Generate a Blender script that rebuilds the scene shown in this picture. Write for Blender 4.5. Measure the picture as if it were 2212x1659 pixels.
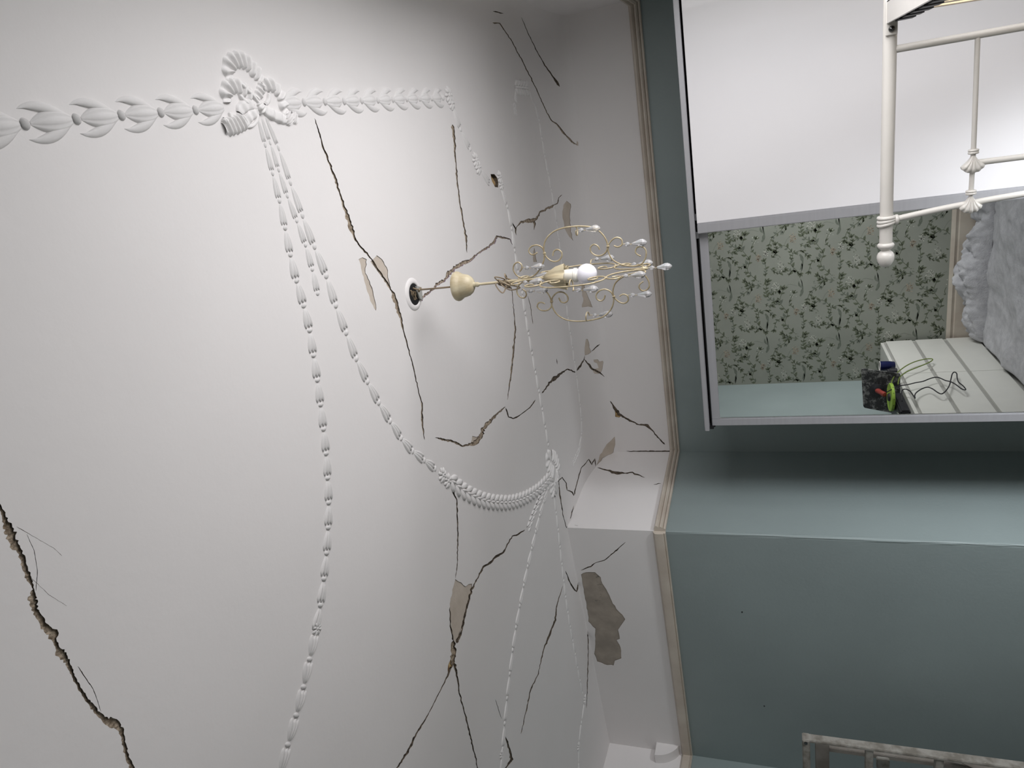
import bpy, bmesh, math, random
import numpy as np
from mathutils import Vector, Matrix, Quaternion
from mathutils.geometry import delaunay_2d_cdt
random.seed(7)
for o in list(bpy.data.objects): bpy.data.objects.remove(o)
SC = bpy.context.scene
COL = SC.collection
PI = math.pi

# ------------------------------------------------------------------ camera (world: Z up, +Y towards the wardrobe wall)
F, CX, CY, H = 1490.0, 1106.0, 829.5, 1.72
_A = []
for v in ((-725, 4141.5, F), (527, 626.5, -F), (-3941, -139.5, -F)):
    v = np.array(v, float); _A.append(v/np.linalg.norm(v))
_U, _S, _V = np.linalg.svd(np.array(_A)); R = _U @ _V
CAMP = np.array([0, 0, H])
cam = bpy.data.cameras.new('camera'); co = bpy.data.objects.new('camera', cam); COL.objects.link(co)
cam.sensor_fit = 'HORIZONTAL'; cam.sensor_width = 36; cam.lens = 36*F/2212
cam.clip_start = 0.02; cam.clip_end = 60
M = Matrix.Identity(4)
for i in range(3):
    for j in range(3): M[i][j] = float(R[i, j])
    M[i][3] = float(CAMP[i])
co.matrix_world = M
SC.camera = co

def ray(x, y): return R @ np.array([(x-CX)/F, -(y-CY)/F, -1.0])
def onY(x, y, D): d = ray(x, y); return CAMP + d*D/d[1]
def onZ(x, y, z): d = ray(x, y); return CAMP + d*(z-H)/d[2]
def onX(x, y, X0): d = ray(x, y); return CAMP + d*X0/d[0]
DM = 2.40                                   # mirror plane
def V(p): return np.array([p[0], 2*DM-p[1], p[2]])   # where the thing seen in the mirror really stands

# ------------------------------------------------------------------ world, lights, exposure
w = bpy.data.worlds.new('world'); SC.world = w; w.use_nodes = True
bg = w.node_tree.nodes['Background']; bg.inputs[0].default_value = (0.75, 0.85, 1, 1); bg.inputs[1].default_value = 0.6
def area(name, loc, target, sx, sy, power, color, spread=PI):
    l = bpy.data.lights.new(name, 'AREA'); l.shape = 'RECTANGLE'; l.size = sx; l.size_y = sy
    l.energy = power; l.color = color; l.spread = spread
    o = bpy.data.objects.new(name, l); COL.objects.link(o); o.location = loc
    o.rotation_euler = (Vector(target)-Vector(loc)).to_track_quat('-Z', 'Y').to_euler()
    return o
WIN = (0.70, 1.90, 0.95, 2.20)              # windows in the right wall: y0, y1, z0, z1
WIN2 = (-1.45, -0.35, 0.80, 2.10)
area('window_daylight', (0.50, 1.30, 1.575), (-1.0, 1.36, 1.50), 1.16, 1.20, 27, (1.0, 0.97, 0.965))
area('window_daylight_rear', (0.50, -0.90, 1.45), (-2.5, -1.45, 1.15), 1.05, 1.25, 21, (1.0, 0.985, 0.985), 1.6)
area('added_low_fill', (-0.05, 1.62, 0.70), (-1.60, 2.55, 0.95), 0.30, 0.24, 8.5, (0.93, 0.965, 1.0), 1.95)  # unseen fill light, added to brighten the lower side of the chimney breast
SC.view_settings.view_transform = 'Standard'; SC.view_settings.look = 'None'
SC.view_settings.exposure = 0.12; SC.view_settings.gamma = 1.0; SC.view_settings.use_curve_mapping = False
SC.cycles.use_denoising = True
SC.cycles.max_bounces = 10; SC.cycles.diffuse_bounces = 6; SC.cycles.glossy_bounces = 5; SC.cycles.transmission_bounces = 8
SC.cycles.caustics_reflective = False; SC.cycles.caustics_refractive = False
SC.cycles.sample_clamp_indirect = 6

# ------------------------------------------------------------------ materials
MATS = {}
def mat(name, col, rough=0.6, metal=0.0, noise=0.0, nscale=8.0, col2=None, bump=0.0, bscale=60.0, coat=0.0, trans=0.0, ior=1.45, ndetail=4, stretch=None, ramp=(0.35, 0.65), spec=0.5):
    m = bpy.data.materials.new(name); m.use_nodes = True; nt = m.node_tree; N = nt.nodes; L = nt.links
    b = N['Principled BSDF']
    b.inputs['Roughness'].default_value = rough; b.inputs['Metallic'].default_value = metal
    b.inputs['Coat Weight'].default_value = coat; b.inputs['Transmission Weight'].default_value = trans; b.inputs['IOR'].default_value = ior
    b.inputs['Specular IOR Level'].default_value = spec
    tc = N.new('ShaderNodeTexCoord'); mp = N.new('ShaderNodeMapping'); L.new(tc.outputs['Object'], mp.inputs[0])
    if stretch: mp.inputs['Scale'].default_value = stretch
    if col2 is None: col2 = tuple(c*(1-noise) for c in col)
    n = N.new('ShaderNodeTexNoise'); n.inputs['Scale'].default_value = nscale; n.inputs['Detail'].default_value = ndetail
    L.new(mp.outputs[0], n.inputs['Vector'])
    r = N.new('ShaderNodeValToRGB'); r.color_ramp.elements[0].position = ramp[0]; r.color_ramp.elements[1].position = ramp[1]
    r.color_ramp.elements[0].color = (*col2, 1); r.color_ramp.elements[1].color = (*col, 1)
    L.new(n.outputs['Fac'], r.inputs[0]); L.new(r.outputs[0], b.inputs['Base Color'])
    if bump > 0:
        n2 = N.new('ShaderNodeTexNoise'); n2.inputs['Scale'].default_value = bscale; n2.inputs['Detail'].default_value = 3
        L.new(mp.outputs[0], n2.inputs['Vector'])
        bp = N.new('ShaderNodeBump'); bp.inputs['Strength'].default_value = 1.0; bp.inputs['Distance'].default_value = bump
        L.new(n2.outputs['Fac'], bp.inputs['Height']); L.new(bp.outputs[0], b.inputs['Normal'])
    MATS[name] = m; return m
mat('ceiling_paint', (0.74, 0.72, 0.715), 0.75, noise=0.03, nscale=2.5, bump=0.00035, bscale=60)
mat('moulding_paint', (0.75, 0.735, 0.73), 0.6, noise=0.02, bump=0.0004, bscale=150)
mat('teal_paint', (0.255, 0.305, 0.305), 0.55, noise=0.10, nscale=1.7, bump=0.0005, bscale=90)
mat('crack_dark', (0.16, 0.125, 0.09), 0.95, col2=(0.035, 0.027, 0.02), nscale=120, bump=0.002, bscale=300)  # dark brown for crack floors and the sides of recesses
mat('crack_tan', (0.48, 0.40, 0.31), 0.95, col2=(0.17, 0.13, 0.09), nscale=140, bump=0.002, bscale=300)
mat('bare_plaster', (0.56, 0.495, 0.43), 0.9, col2=(0.47, 0.41, 0.345), nscale=14, bump=0.0006, bscale=120)
mat('grey_plaster', (0.36, 0.315, 0.265), 0.9, col2=(0.27, 0.24, 0.205), nscale=16, bump=0.0006, bscale=120)
mat('old_brown', (0.55, 0.40, 0.20), 0.9, col2=(0.16, 0.08, 0.03), nscale=90, bump=0.001, bscale=200)
mat('cream_gloss', (0.55, 0.50, 0.43), 0.38, col2=(0.46, 0.40, 0.34), nscale=7, bump=0.0004, bscale=80)
mat('cream_strip', (0.62, 0.57, 0.47), 0.4, noise=0.1, nscale=20)
mat('wallpaper_ground', (0.285, 0.30, 0.26), 0.7, noise=0.10, nscale=3, bump=0.0002, bscale=300)
mat('print_leaf', (0.13, 0.15, 0.10), 0.75, noise=0.3, nscale=60)
mat('print_leaf_grey', (0.165, 0.185, 0.15), 0.75, noise=0.25, nscale=60)
mat('print_pale', (0.60, 0.61, 0.54), 0.75, noise=0.15, nscale=60)
mat('print_peach', (0.46, 0.39, 0.30), 0.75, noise=0.15, nscale=60)
mat('alu', (0.38, 0.38, 0.40), 0.42, metal=0.35, noise=0.05, nscale=3, stretch=(1, 1, 30), bump=0.0001, bscale=200)
mat('black', (0.008, 0.008, 0.009), 0.5, noise=0.2)
mat('black_rubber', (0.02, 0.02, 0.025), 0.55, noise=0.3, nscale=30, bump=0.0005)
mat('white_glass', (0.74, 0.73, 0.745), 0.3, noise=0.01, coat=0.2)
mat('mirror_silver', (0.86, 0.88, 0.87), 0.0, metal=1.0)
mat('chrome', (0.8, 0.8, 0.8), 0.12, metal=1.0)
mat('carcass', (0.7, 0.7, 0.7), 0.5, noise=0.05)
mat('bed_white', (0.62, 0.60, 0.565), 0.36, noise=0.03, nscale=20, bump=0.0002, bscale=120, coat=0.15)
mat('slat_wood', (0.72, 0.56, 0.36), 0.45, noise=0.14, nscale=12, stretch=(1, 1, 0.08))
mat('dark_bolt', (0.12, 0.12, 0.12), 0.2, metal=1.0)
mat('antique_cream', (0.50, 0.43, 0.29), 0.42, metal=0.25, col2=(0.33, 0.265, 0.16), nscale=70, bump=0.0002, bscale=300)
mat('cream_metal', (0.56, 0.50, 0.355), 0.42, col2=(0.42, 0.35, 0.225), nscale=45, bump=0.0003, bscale=200, stretch=(1, 1, 0.3))
mat('flex_bronze', (0.27, 0.21, 0.14), 0.45, metal=0.2, noise=0.3, nscale=60)
mat('crystal', (0.95, 0.95, 0.97), 0.02, trans=0.72, ior=1.4)
mat('bulb_glass', (0.82, 0.81, 0.88), 0.12, noise=0.01, coat=0.5)
mat('holder_white', (0.80, 0.77, 0.70), 0.5, noise=0.05, nscale=40)
mat('white_lacquer', (0.62, 0.62, 0.585), 0.35, noise=0.03, nscale=10)
mat('recess_grey', (0.34, 0.34, 0.32), 0.6, noise=0.06)
mat('hawk_black', (0.035, 0.035, 0.037), 0.6, col2=(0.025, 0.025, 0.027), bump=0.001, bscale=60)
mat('red_handle', (0.30, 0.045, 0.035), 0.5, noise=0.3, nscale=40)
mat('lime', (0.33, 0.52, 0.07), 0.45, noise=0.25, nscale=30)
mat('green_cable', (0.16, 0.22, 0.04), 0.5, noise=0.2, nscale=40)
mat('mug_blue', (0.006, 0.010, 0.06), 0.25, noise=0.2, coat=0.4)
mat('mug_white', (0.75, 0.73, 0.68), 0.3, noise=0.05)
mat('fleece', (0.50, 0.50, 0.525), 0.95, col2=(0.41, 0.41, 0.435), nscale=22, bump=0.004, bscale=110)
mat('floor_boards', (0.46, 0.42, 0.37), 0.7, noise=0.25, nscale=6, stretch=(12, 1, 1))  # floor colour made pale to bounce more light into the room
mat('smear_white', (0.5, 0.5, 0.48), 0.8, noise=0.4, nscale=80)
mat('ladder_paint', (0.33, 0.315, 0.285), 0.7, col2=(0.19, 0.175, 0.15), nscale=30, bump=0.0012, bscale=70, ramp=(0.35, 0.6))
mat('ladder_back', (0.25, 0.23, 0.205), 0.7, col2=(0.17, 0.15, 0.13), nscale=14)
mat('pvc_white', (0.8, 0.8, 0.8), 0.35, noise=0.02)
mat('pane_glass', (1, 1, 1), 0.0, trans=1.0, ior=1.45)
mat('purple_edge', (0.30, 0.22, 0.32), 0.9, col2=(0.10, 0.07, 0.09), nscale=150, bump=0.002, bscale=300)
# plaster smears on the hawk: noise mask of its own
def smear(m, scale, lo, hi, c):
    nt = m.node_tree; N = nt.nodes; L = nt.links; b = N['Principled BSDF']
    src = b.inputs['Base Color'].links[0].from_socket
    tc = N.new('ShaderNodeTexCoord'); n = N.new('ShaderNodeTexNoise'); n.inputs['Scale'].default_value = scale; n.inputs['Detail'].default_value = 8; n.inputs['Roughness'].default_value = 0.7
    L.new(tc.outputs['Object'], n.inputs['Vector'])
    r = N.new('ShaderNodeValToRGB'); r.color_ramp.elements[0].position = lo; r.color_ramp.elements[1].position = hi
    L.new(n.outputs['Fac'], r.inputs[0])
    mx = N.new('ShaderNodeMix'); mx.data_type = 'RGBA'; L.new(r.outputs[0], mx.inputs[0]); L.new(src, mx.inputs[6]); mx.inputs[7].default_value = (*c, 1)
    L.new(mx.outputs[2], b.inputs['Base Color'])
smear(MATS['hawk_black'], 20, 0.50, 0.68, (0.42, 0.42, 0.41))
smear(MATS['ladder_paint'], 34, 0.66, 0.70, (0.6, 0.58, 0.52))
smear(MATS['grey_plaster'], 9, 0.60, 0.66, (0.12, 0.115, 0.105))

# ------------------------------------------------------------------ mesh helpers
class MB:
    def __init__(s): s.v = []; s.f = []; s.mi = []
    def add(s, vs, fs, mi=0):
        n = len(s.v); s.v += [tuple(map(float, p)) for p in vs]
        for f in fs: s.f.append(tuple(i+n for i in f)); s.mi.append(mi)
        return s
    def box(s, a, b, mi=0):
        x0, y0, z0 = a; x1, y1, z1 = b
        vs = [(x, y, z) for z in (z0, z1) for y in (y0, y1) for x in (x0, x1)]
        return s.add(vs, [(0, 2, 3, 1), (4, 5, 7, 6), (0, 1, 5, 4), (2, 6, 7, 3), (0, 4, 6, 2), (1, 3, 7, 5)], mi)
    def bbox(s, a, b, r=0.002, mi=0):       # box with chamfered edges
        bm = bmesh.new(); bmesh.ops.create_cube(bm, size=1)
        for v in bm.verts: v.co = Vector([(a[i]+b[i])/2 + v.co[i]*(b[i]-a[i]) for i in range(3)])
        bmesh.ops.bevel(bm, geom=bm.edges[:], offset=min(r, 0.45*min(abs(b[i]-a[i]) for i in range(3))), segments=2, affect='EDGES')
        bm.verts.index_update()
        s.add([v.co for v in bm.verts], [[v.index for v in f.verts] for f in bm.faces], mi); bm.free(); return s
    def tube(s, pts, r, n=8, closed=False, mi=0, caps=True, flat=1.0):
        P = [Vector(tuple(map(float, p))) for p in pts]; m = len(P)
        rr = r if hasattr(r, '__len__') else [r]*m
        t0 = (P[1]-P[0]).normalized(); a = Vector((0, 0, 1)) if abs(t0.z) < 0.9 else Vector((1, 0, 0))
        nrm = (a - t0*a.dot(t0)).normalized(); rings = []; pt = t0
        for i in range(m):
            if closed: t = (P[(i+1) % m]-P[i-1])
            else: t = (P[min(i+1, m-1)]-P[max(i-1, 0)])
            t = t.normalized() if t.length > 1e-9 else pt
            q = pt.rotation_difference(t); nrm = q @ nrm; nrm = (nrm - t*nrm.dot(t)).normalized(); pt = t
            bn = t.cross(nrm)
            rings.append([P[i] + nrm*rr[i]*math.cos(2*PI*k/n) + bn*rr[i]*flat*math.sin(2*PI*k/n) for k in range(n)])
        vs = [v for g in rings for v in g]; fs = []
        for i in range(m if closed else m-1):
            j = (i+1) % m
            for k in range(n): k2 = (k+1) % n; fs.append((i*n+k, i*n+k2, j*n+k2, j*n+k))
        if caps and not closed: fs += [tuple(range(n-1, -1, -1)), tuple((m-1)*n+k for k in range(n))]
        return s.add(vs, fs, mi)
    def lathe(s, prof, o=(0, 0, 0), ax=(0, 0, 1), n=24, mi=0, fn=None):   # prof: (radius, height along ax)
        q = Vector((0, 0, 1)).rotation_difference(Vector(ax).normalized()); O = Vector(tuple(map(float, o))); vs = []; fs = []
        for (r, h) in prof:
            for k in range(n):
                a = 2*PI*k/n; r2 = r*(fn(a, h) if fn else 1)
                vs.append(O + q @ Vector((r2*math.cos(a), r2*math.sin(a), h)))
        m = len(prof)
        for i in range(m-1):
            for k in range(n): k2 = (k+1) % n; fs.append((i*n+k, i*n+k2, (i+1)*n+k2, (i+1)*n+k))
        if prof[0][0] > 1e-6: fs.append(tuple(range(n-1, -1, -1)))
        if prof[-1][0] > 1e-6: fs.append(tuple((m-1)*n+k for k in range(n)))
        return s.add(vs, fs, mi)
    def build(s, name, mats, parent=None, smooth=True, angle=40):
        me = bpy.data.meshes.new(name); me.from_pydata(s.v, [], s.f)
        for m in (mats if isinstance(mats, (list, tuple)) else [mats]): me.materials.append(MATS[m])
        for p, mi in zip(me.polygons, s.mi): p.material_index = mi
        bm = bmesh.new(); bm.from_mesh(me)
        bmesh.ops.recalc_face_normals(bm, faces=bm.faces) if len(bm.faces) < 60000 else None
        if smooth:
            for f in bm.faces: f.smooth = True
            lim = math.radians(angle)
            for e in bm.edges:
                if len(e.link_faces) == 2 and e.calc_face_angle(0) > lim: e.smooth = False
        bm.to_mesh(me); bm.free()
        return link(name, me, parent)
def link(name, me, parent=None):
    o = bpy.data.objects.new(name, me); COL.objects.link(o)
    if parent is not None:
        o.parent = parent; o.matrix_parent_inverse = parent.matrix_world.inverted() if False else Matrix.Translation(-parent.location) if parent.rotation_euler[:] == (0, 0, 0) and parent.parent is None else Matrix.Identity(4)
    return o
def thing(name, label, cat, loc=(0, 0, 0), group=None):
    o = bpy.data.objects.new(name, None); COL.objects.link(o); o.location = tuple(map(float, loc)); o.empty_display_size = 0.05
    return tag(o, label, cat, group)
def tag(o, label, cat, group=None):
    o['label'] = label; o['category'] = cat
    if group: o['group'] = group
    return o
def struct(o, label=None, cat=None):
    o['kind'] = 'structure'
    if label: o['label'] = label
    if cat: o['category'] = cat
    return o
def spline(pts, n=8, closed=False):
    P = [np.array(p, float) for p in pts]; out = []; m = len(P)
    rng = range(m if closed else m-1)
    for i in rng:
        if closed: p0, p1, p2, p3 = P[i-1], P[i], P[(i+1) % m], P[(i+2) % m]
        else: p0, p1, p2, p3 = P[max(i-1, 0)], P[i], P[i+1], P[min(i+2, m-1)]
        for k in range(n):
            t = k/n
            out.append(0.5*((2*p1)+(-p0+p2)*t+(2*p0-5*p1+4*p2-p3)*t*t+(-p0+3*p1-3*p2+p3)*t**3))
    if not closed: out.append(P[-1])
    return out

# ------------------------------------------------------------------ the plastered ceiling surface: flat, with a cove down to the back wall
ZC, ZS, YB, XR = 2.54, 2.42, 3.0, 0.41
CA, CB, ZR = 0.35, ZC-ZS, 2.15
LC = 0.40; V1 = ZS-ZR; V2 = V1+LC
def cright(X):
    t = min(1.0, max(0.0, (X-(XR-0.30))/0.30)); return 0.10*(1-math.sqrt(max(0, 1-t*t)))
def wav(X, Y): return 0.0035*(math.sin(2.1*X+0.7)*math.cos(1.7*Y+0.4)+0.6*math.sin(3.9*Y-1.3*X))
def cpt(X, v):
    if v <= V1: return np.array([X, YB, ZR+v])
    if v <= V2:
        th = (v-V1)/LC*PI/2; Y = YB-CA+CA*math.cos(th); z = ZS+CB*math.sin(th); k = math.sin(th)
    else: Y = YB-CA-(v-V2); z = ZC; k = 1.0
    return np.array([X, Y, z-(cright(X)+wav(X, Y))*k])
def ztop(X, Y):
    if Y <= YB-CA: return ZC-cright(X)-wav(X, Y)
    k = math.sqrt(max(0, 1-((Y-(YB-CA))/CA)**2)); return ZS+CB*k-(cright(X)+wav(X, Y))*k
def px2c(x, y):                              # pixel -> (X, v) on the ceiling sheet
    d = ray(x, y)
    def out(t):
        P = CAMP+d*t
        return P[1] >= YB or P[2] >= ztop(P[0], P[1])
    t = 0.3
    while not out(t) and t < 8: t += 0.04
    a, b = t-0.04, t
    for _ in range(26):
        m = (a+b)/2
        if out(m): b = m
        else: a = m
    P = CAMP+d*b
    if P[1] >= YB-1e-4 and P[2] < ZS: return (P[0], P[2]-ZR)
    if P[1] <= YB-CA: return (P[0], V2+(YB-CA-P[1]))
    th = math.acos(min(1, max(0, (P[1]-(YB-CA))/CA))); return (P[0], V1+LC*th/(PI/2))
def cnorm(X, v):
    e = 1e-3; a = cpt(X+e, v)-cpt(X-e, v); b = cpt(X, v+e)-cpt(X, v-e); n = np.cross(a, b); n /= np.linalg.norm(n)
    P = cpt(X, v)
    return n if np.dot(n, np.array([-0.5, 0.8, 1.4])-P) > 0 else -n

def ribbon(pts, ws, seed, px2uv, sub=5.0):
    """jagged crack outline traced in the photograph -> list of quads in surface coordinates"""
    rnd = random.Random(seed); P = []
    for i in range(len(pts)-1):
        (x0, y0), (x1, y1) = pts[i], pts[i+1]; w0, w1 = ws[min(i, len(ws)-1)], ws[min(i+1, len(ws)-1)]
        n = max(1, int(math.hypot(x1-x0, y1-y0)/sub))
        for k in range(n):
            t = k/n; P.append((x0+(x1-x0)*t, y0+(y1-y0)*t, w0+(w1-w0)*t))
    P.append((*pts[-1], ws[-1])); A = []; B = []
    for i, (x, y, wd) in enumerate(P):
        a, b = P[max(i-1, 0)], P[min(i+1, len(P)-1)]; dx, dy = b[0]-a[0], b[1]-a[1]; L = math.hypot(dx, dy) or 1
        nx, ny = -dy/L, dx/L; j = min(1.3, 0.5+wd*0.18)
        cx, cy = x+rnd.uniform(-j, j)*0.6, y+rnd.uniform(-j, j)*0.6
        h = max(0.42, wd*0.42); r1 = h*rnd.uniform(0.55, 1.4); r2 = h*rnd.uniform(0.55, 1.4)
        if i in (0, len(P)-1): r1 = r2 = 0.2
        A.append(px2uv(cx+nx*r1, cy+ny*r1)); B.append(px2uv(cx-nx*r2, cy-ny*r2))
    return [[A[i], A[i+1], B[i+1], B[i]] for i in range(len(P)-1)]
def rough_poly(pts, seed, px2uv, j=1.2, sub=6.0):
    rnd = random.Random(seed); out = []
    for i in range(len(pts)):
        (x0, y0), (x1, y1) = pts[i], pts[(i+1) % len(pts)]; n = max(1, int(math.hypot(x1-x0, y1-y0)/sub))
        for k in range(n):
            t = k/n; q = j if k else 0.2
            out.append(px2uv(x0+(x1-x0)*t+rnd.uniform(-q, q), y0+(y1-y0)*t+rnd.uniform(-q, q)))
    return [out]
def sheet(outline, grid, defects, uv2p, uv2n, lines=()):
    """plane sheet with holes; returns (verts uv, surface tris, list of per-defect (verts, faces))"""
    vs = [Vector(p) for p in outline]; edges = [(i, (i+1) % len(outline)) for i in range(len(outline))]
    for (a, b) in lines:
        n = len(vs); vs += [Vector(a), Vector(b)]; edges.append((n, n+1))
    for g in grid: vs.append(Vector(g))
    for d in defects:
        for poly in d['polys']:
            n = len(vs); m = len(poly); vs += [Vector(p) for p in poly]; edges += [(n+i, n+(i+1) % m) for i in range(m)]
    ov, oe, of, _, _, _ = delaunay_2d_cdt(vs, edges, [], 0, 1e-6, False)
    uv = np.array([[p[0], p[1]] for p in ov]); T = np.array([list(f) for f in of]); C = uv[T].mean(axis=1)
    a3 = uv[T]; ar = abs((a3[:, 1, 0]-a3[:, 0, 0])*(a3[:, 2, 1]-a3[:, 0, 1])-(a3[:, 2, 0]-a3[:, 0, 0])*(a3[:, 1, 1]-a3[:, 0, 1]))
    O = np.array(outline); lo, hi = O.min(axis=0), O.max(axis=0)
    own = np.full(len(T), -1)
    own[(C[:, 0] < lo[0]) | (C[:, 0] > hi[0]) | (C[:, 1] < lo[1]) | (C[:, 1] > hi[1]) | (ar < 1e-12)] = -2
    for di in range(len(defects)-1, -1, -1):
        for poly in defects[di]['polys']:
            Q = np.array(poly); l, h = Q.min(axis=0), Q.max(axis=0)
            idx = np.nonzero((C[:, 0] >= l[0]) & (C[:, 0] <= h[0]) & (C[:, 1] >= l[1]) & (C[:, 1] <= h[1]) & (own != -2))[0]
            if len(idx) == 0: continue
            x, y = C[idx, 0], C[idx, 1]; ins = np.zeros(len(idx), bool); m = len(Q)
            for i in range(m):
                x1_, y1_ = Q[i]; x2_, y2_ = Q[(i+1) % m]
                if y1_ == y2_: continue
                c = ((y1_ > y) != (y2_ > y)) & (x < (x2_-x1_)*(y-y1_)/(y2_-y1_)+x1_); ins ^= c
            own[idx[ins]] = di
    surf = [tuple(f) for f, o_ in zip(of, own) if o_ == -1]; dfs = [[] for _ in defects]
    for f, o_ in zip(of, own):
        if o_ >= 0: dfs[o_].append(f)
    P = [uv2p(p[0], p[1]) for p in ov]
    res = []
    for d, fl in zip(defects, dfs):
        if not fl: res.append(None); continue
        ed = {}
        for f in fl:
            for i in range(3):
                e = (f[i], f[(i+1) % 3]); k = tuple(sorted(e)); ed.setdefault(k, []).append(e)
        idx = {}; V_ = []; F_ = []; 
        def deep(i):
            if ('d', i) not in idx:
                n = uv2n(ov[i][0], ov[i][1]); idx[('d', i)] = len(V_); V_.append(P[i]-n*d['depth']*(0.8+0.4*random.random()))
            return idx[('d', i)]
        def top(i):
            if ('t', i) not in idx: idx[('t', i)] = len(V_); V_.append(P[i])
            return idx[('t', i)]
        for f in fl: F_.append(tuple(deep(i) for i in f))
        nf = len(F_)
        for k, es in ed.items():
            if len(es) == 1: a, b = es[0]; F_.append((top(a), top(b), deep(b), deep(a)))
        res.append((V_, F_, nf))
    return ov, P, surf, res
def put_defects(defects, res, parent_of):
    for d, r in zip(defects, res):
        if r is None: continue
        V_, F_, nf = r; mb = MB(); mb.v = [tuple(p) for p in V_]; mb.f = F_
        mb.mi = [0]*nf + [1 if d.get('edge') else 0]*(len(F_)-nf)
        o = mb.build(d['name'], [d['mat'], d.get('edge') or d['mat']], parent_of(V_), smooth=False)
        if d.get('label'): o['label'] = d['label']
def crack(pts, ws, matn='crack_dark', depth=0.003, seed=1, fn=px2c, sub=5.0, label=None, edge=None):
    return dict(name='crack', polys=ribbon(pts, ws, seed, fn, sub), mat=matn, depth=depth, label=label, edge=edge)
def patch(pts, matn='bare_plaster', depth=0.0014, seed=1, fn=px2c, j=1.2, label=None, edge='crack_dark'):
    return dict(name='bare_patch', polys=rough_poly(pts, seed, fn, j), mat=matn, depth=depth, label=label, edge=edge)

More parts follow.
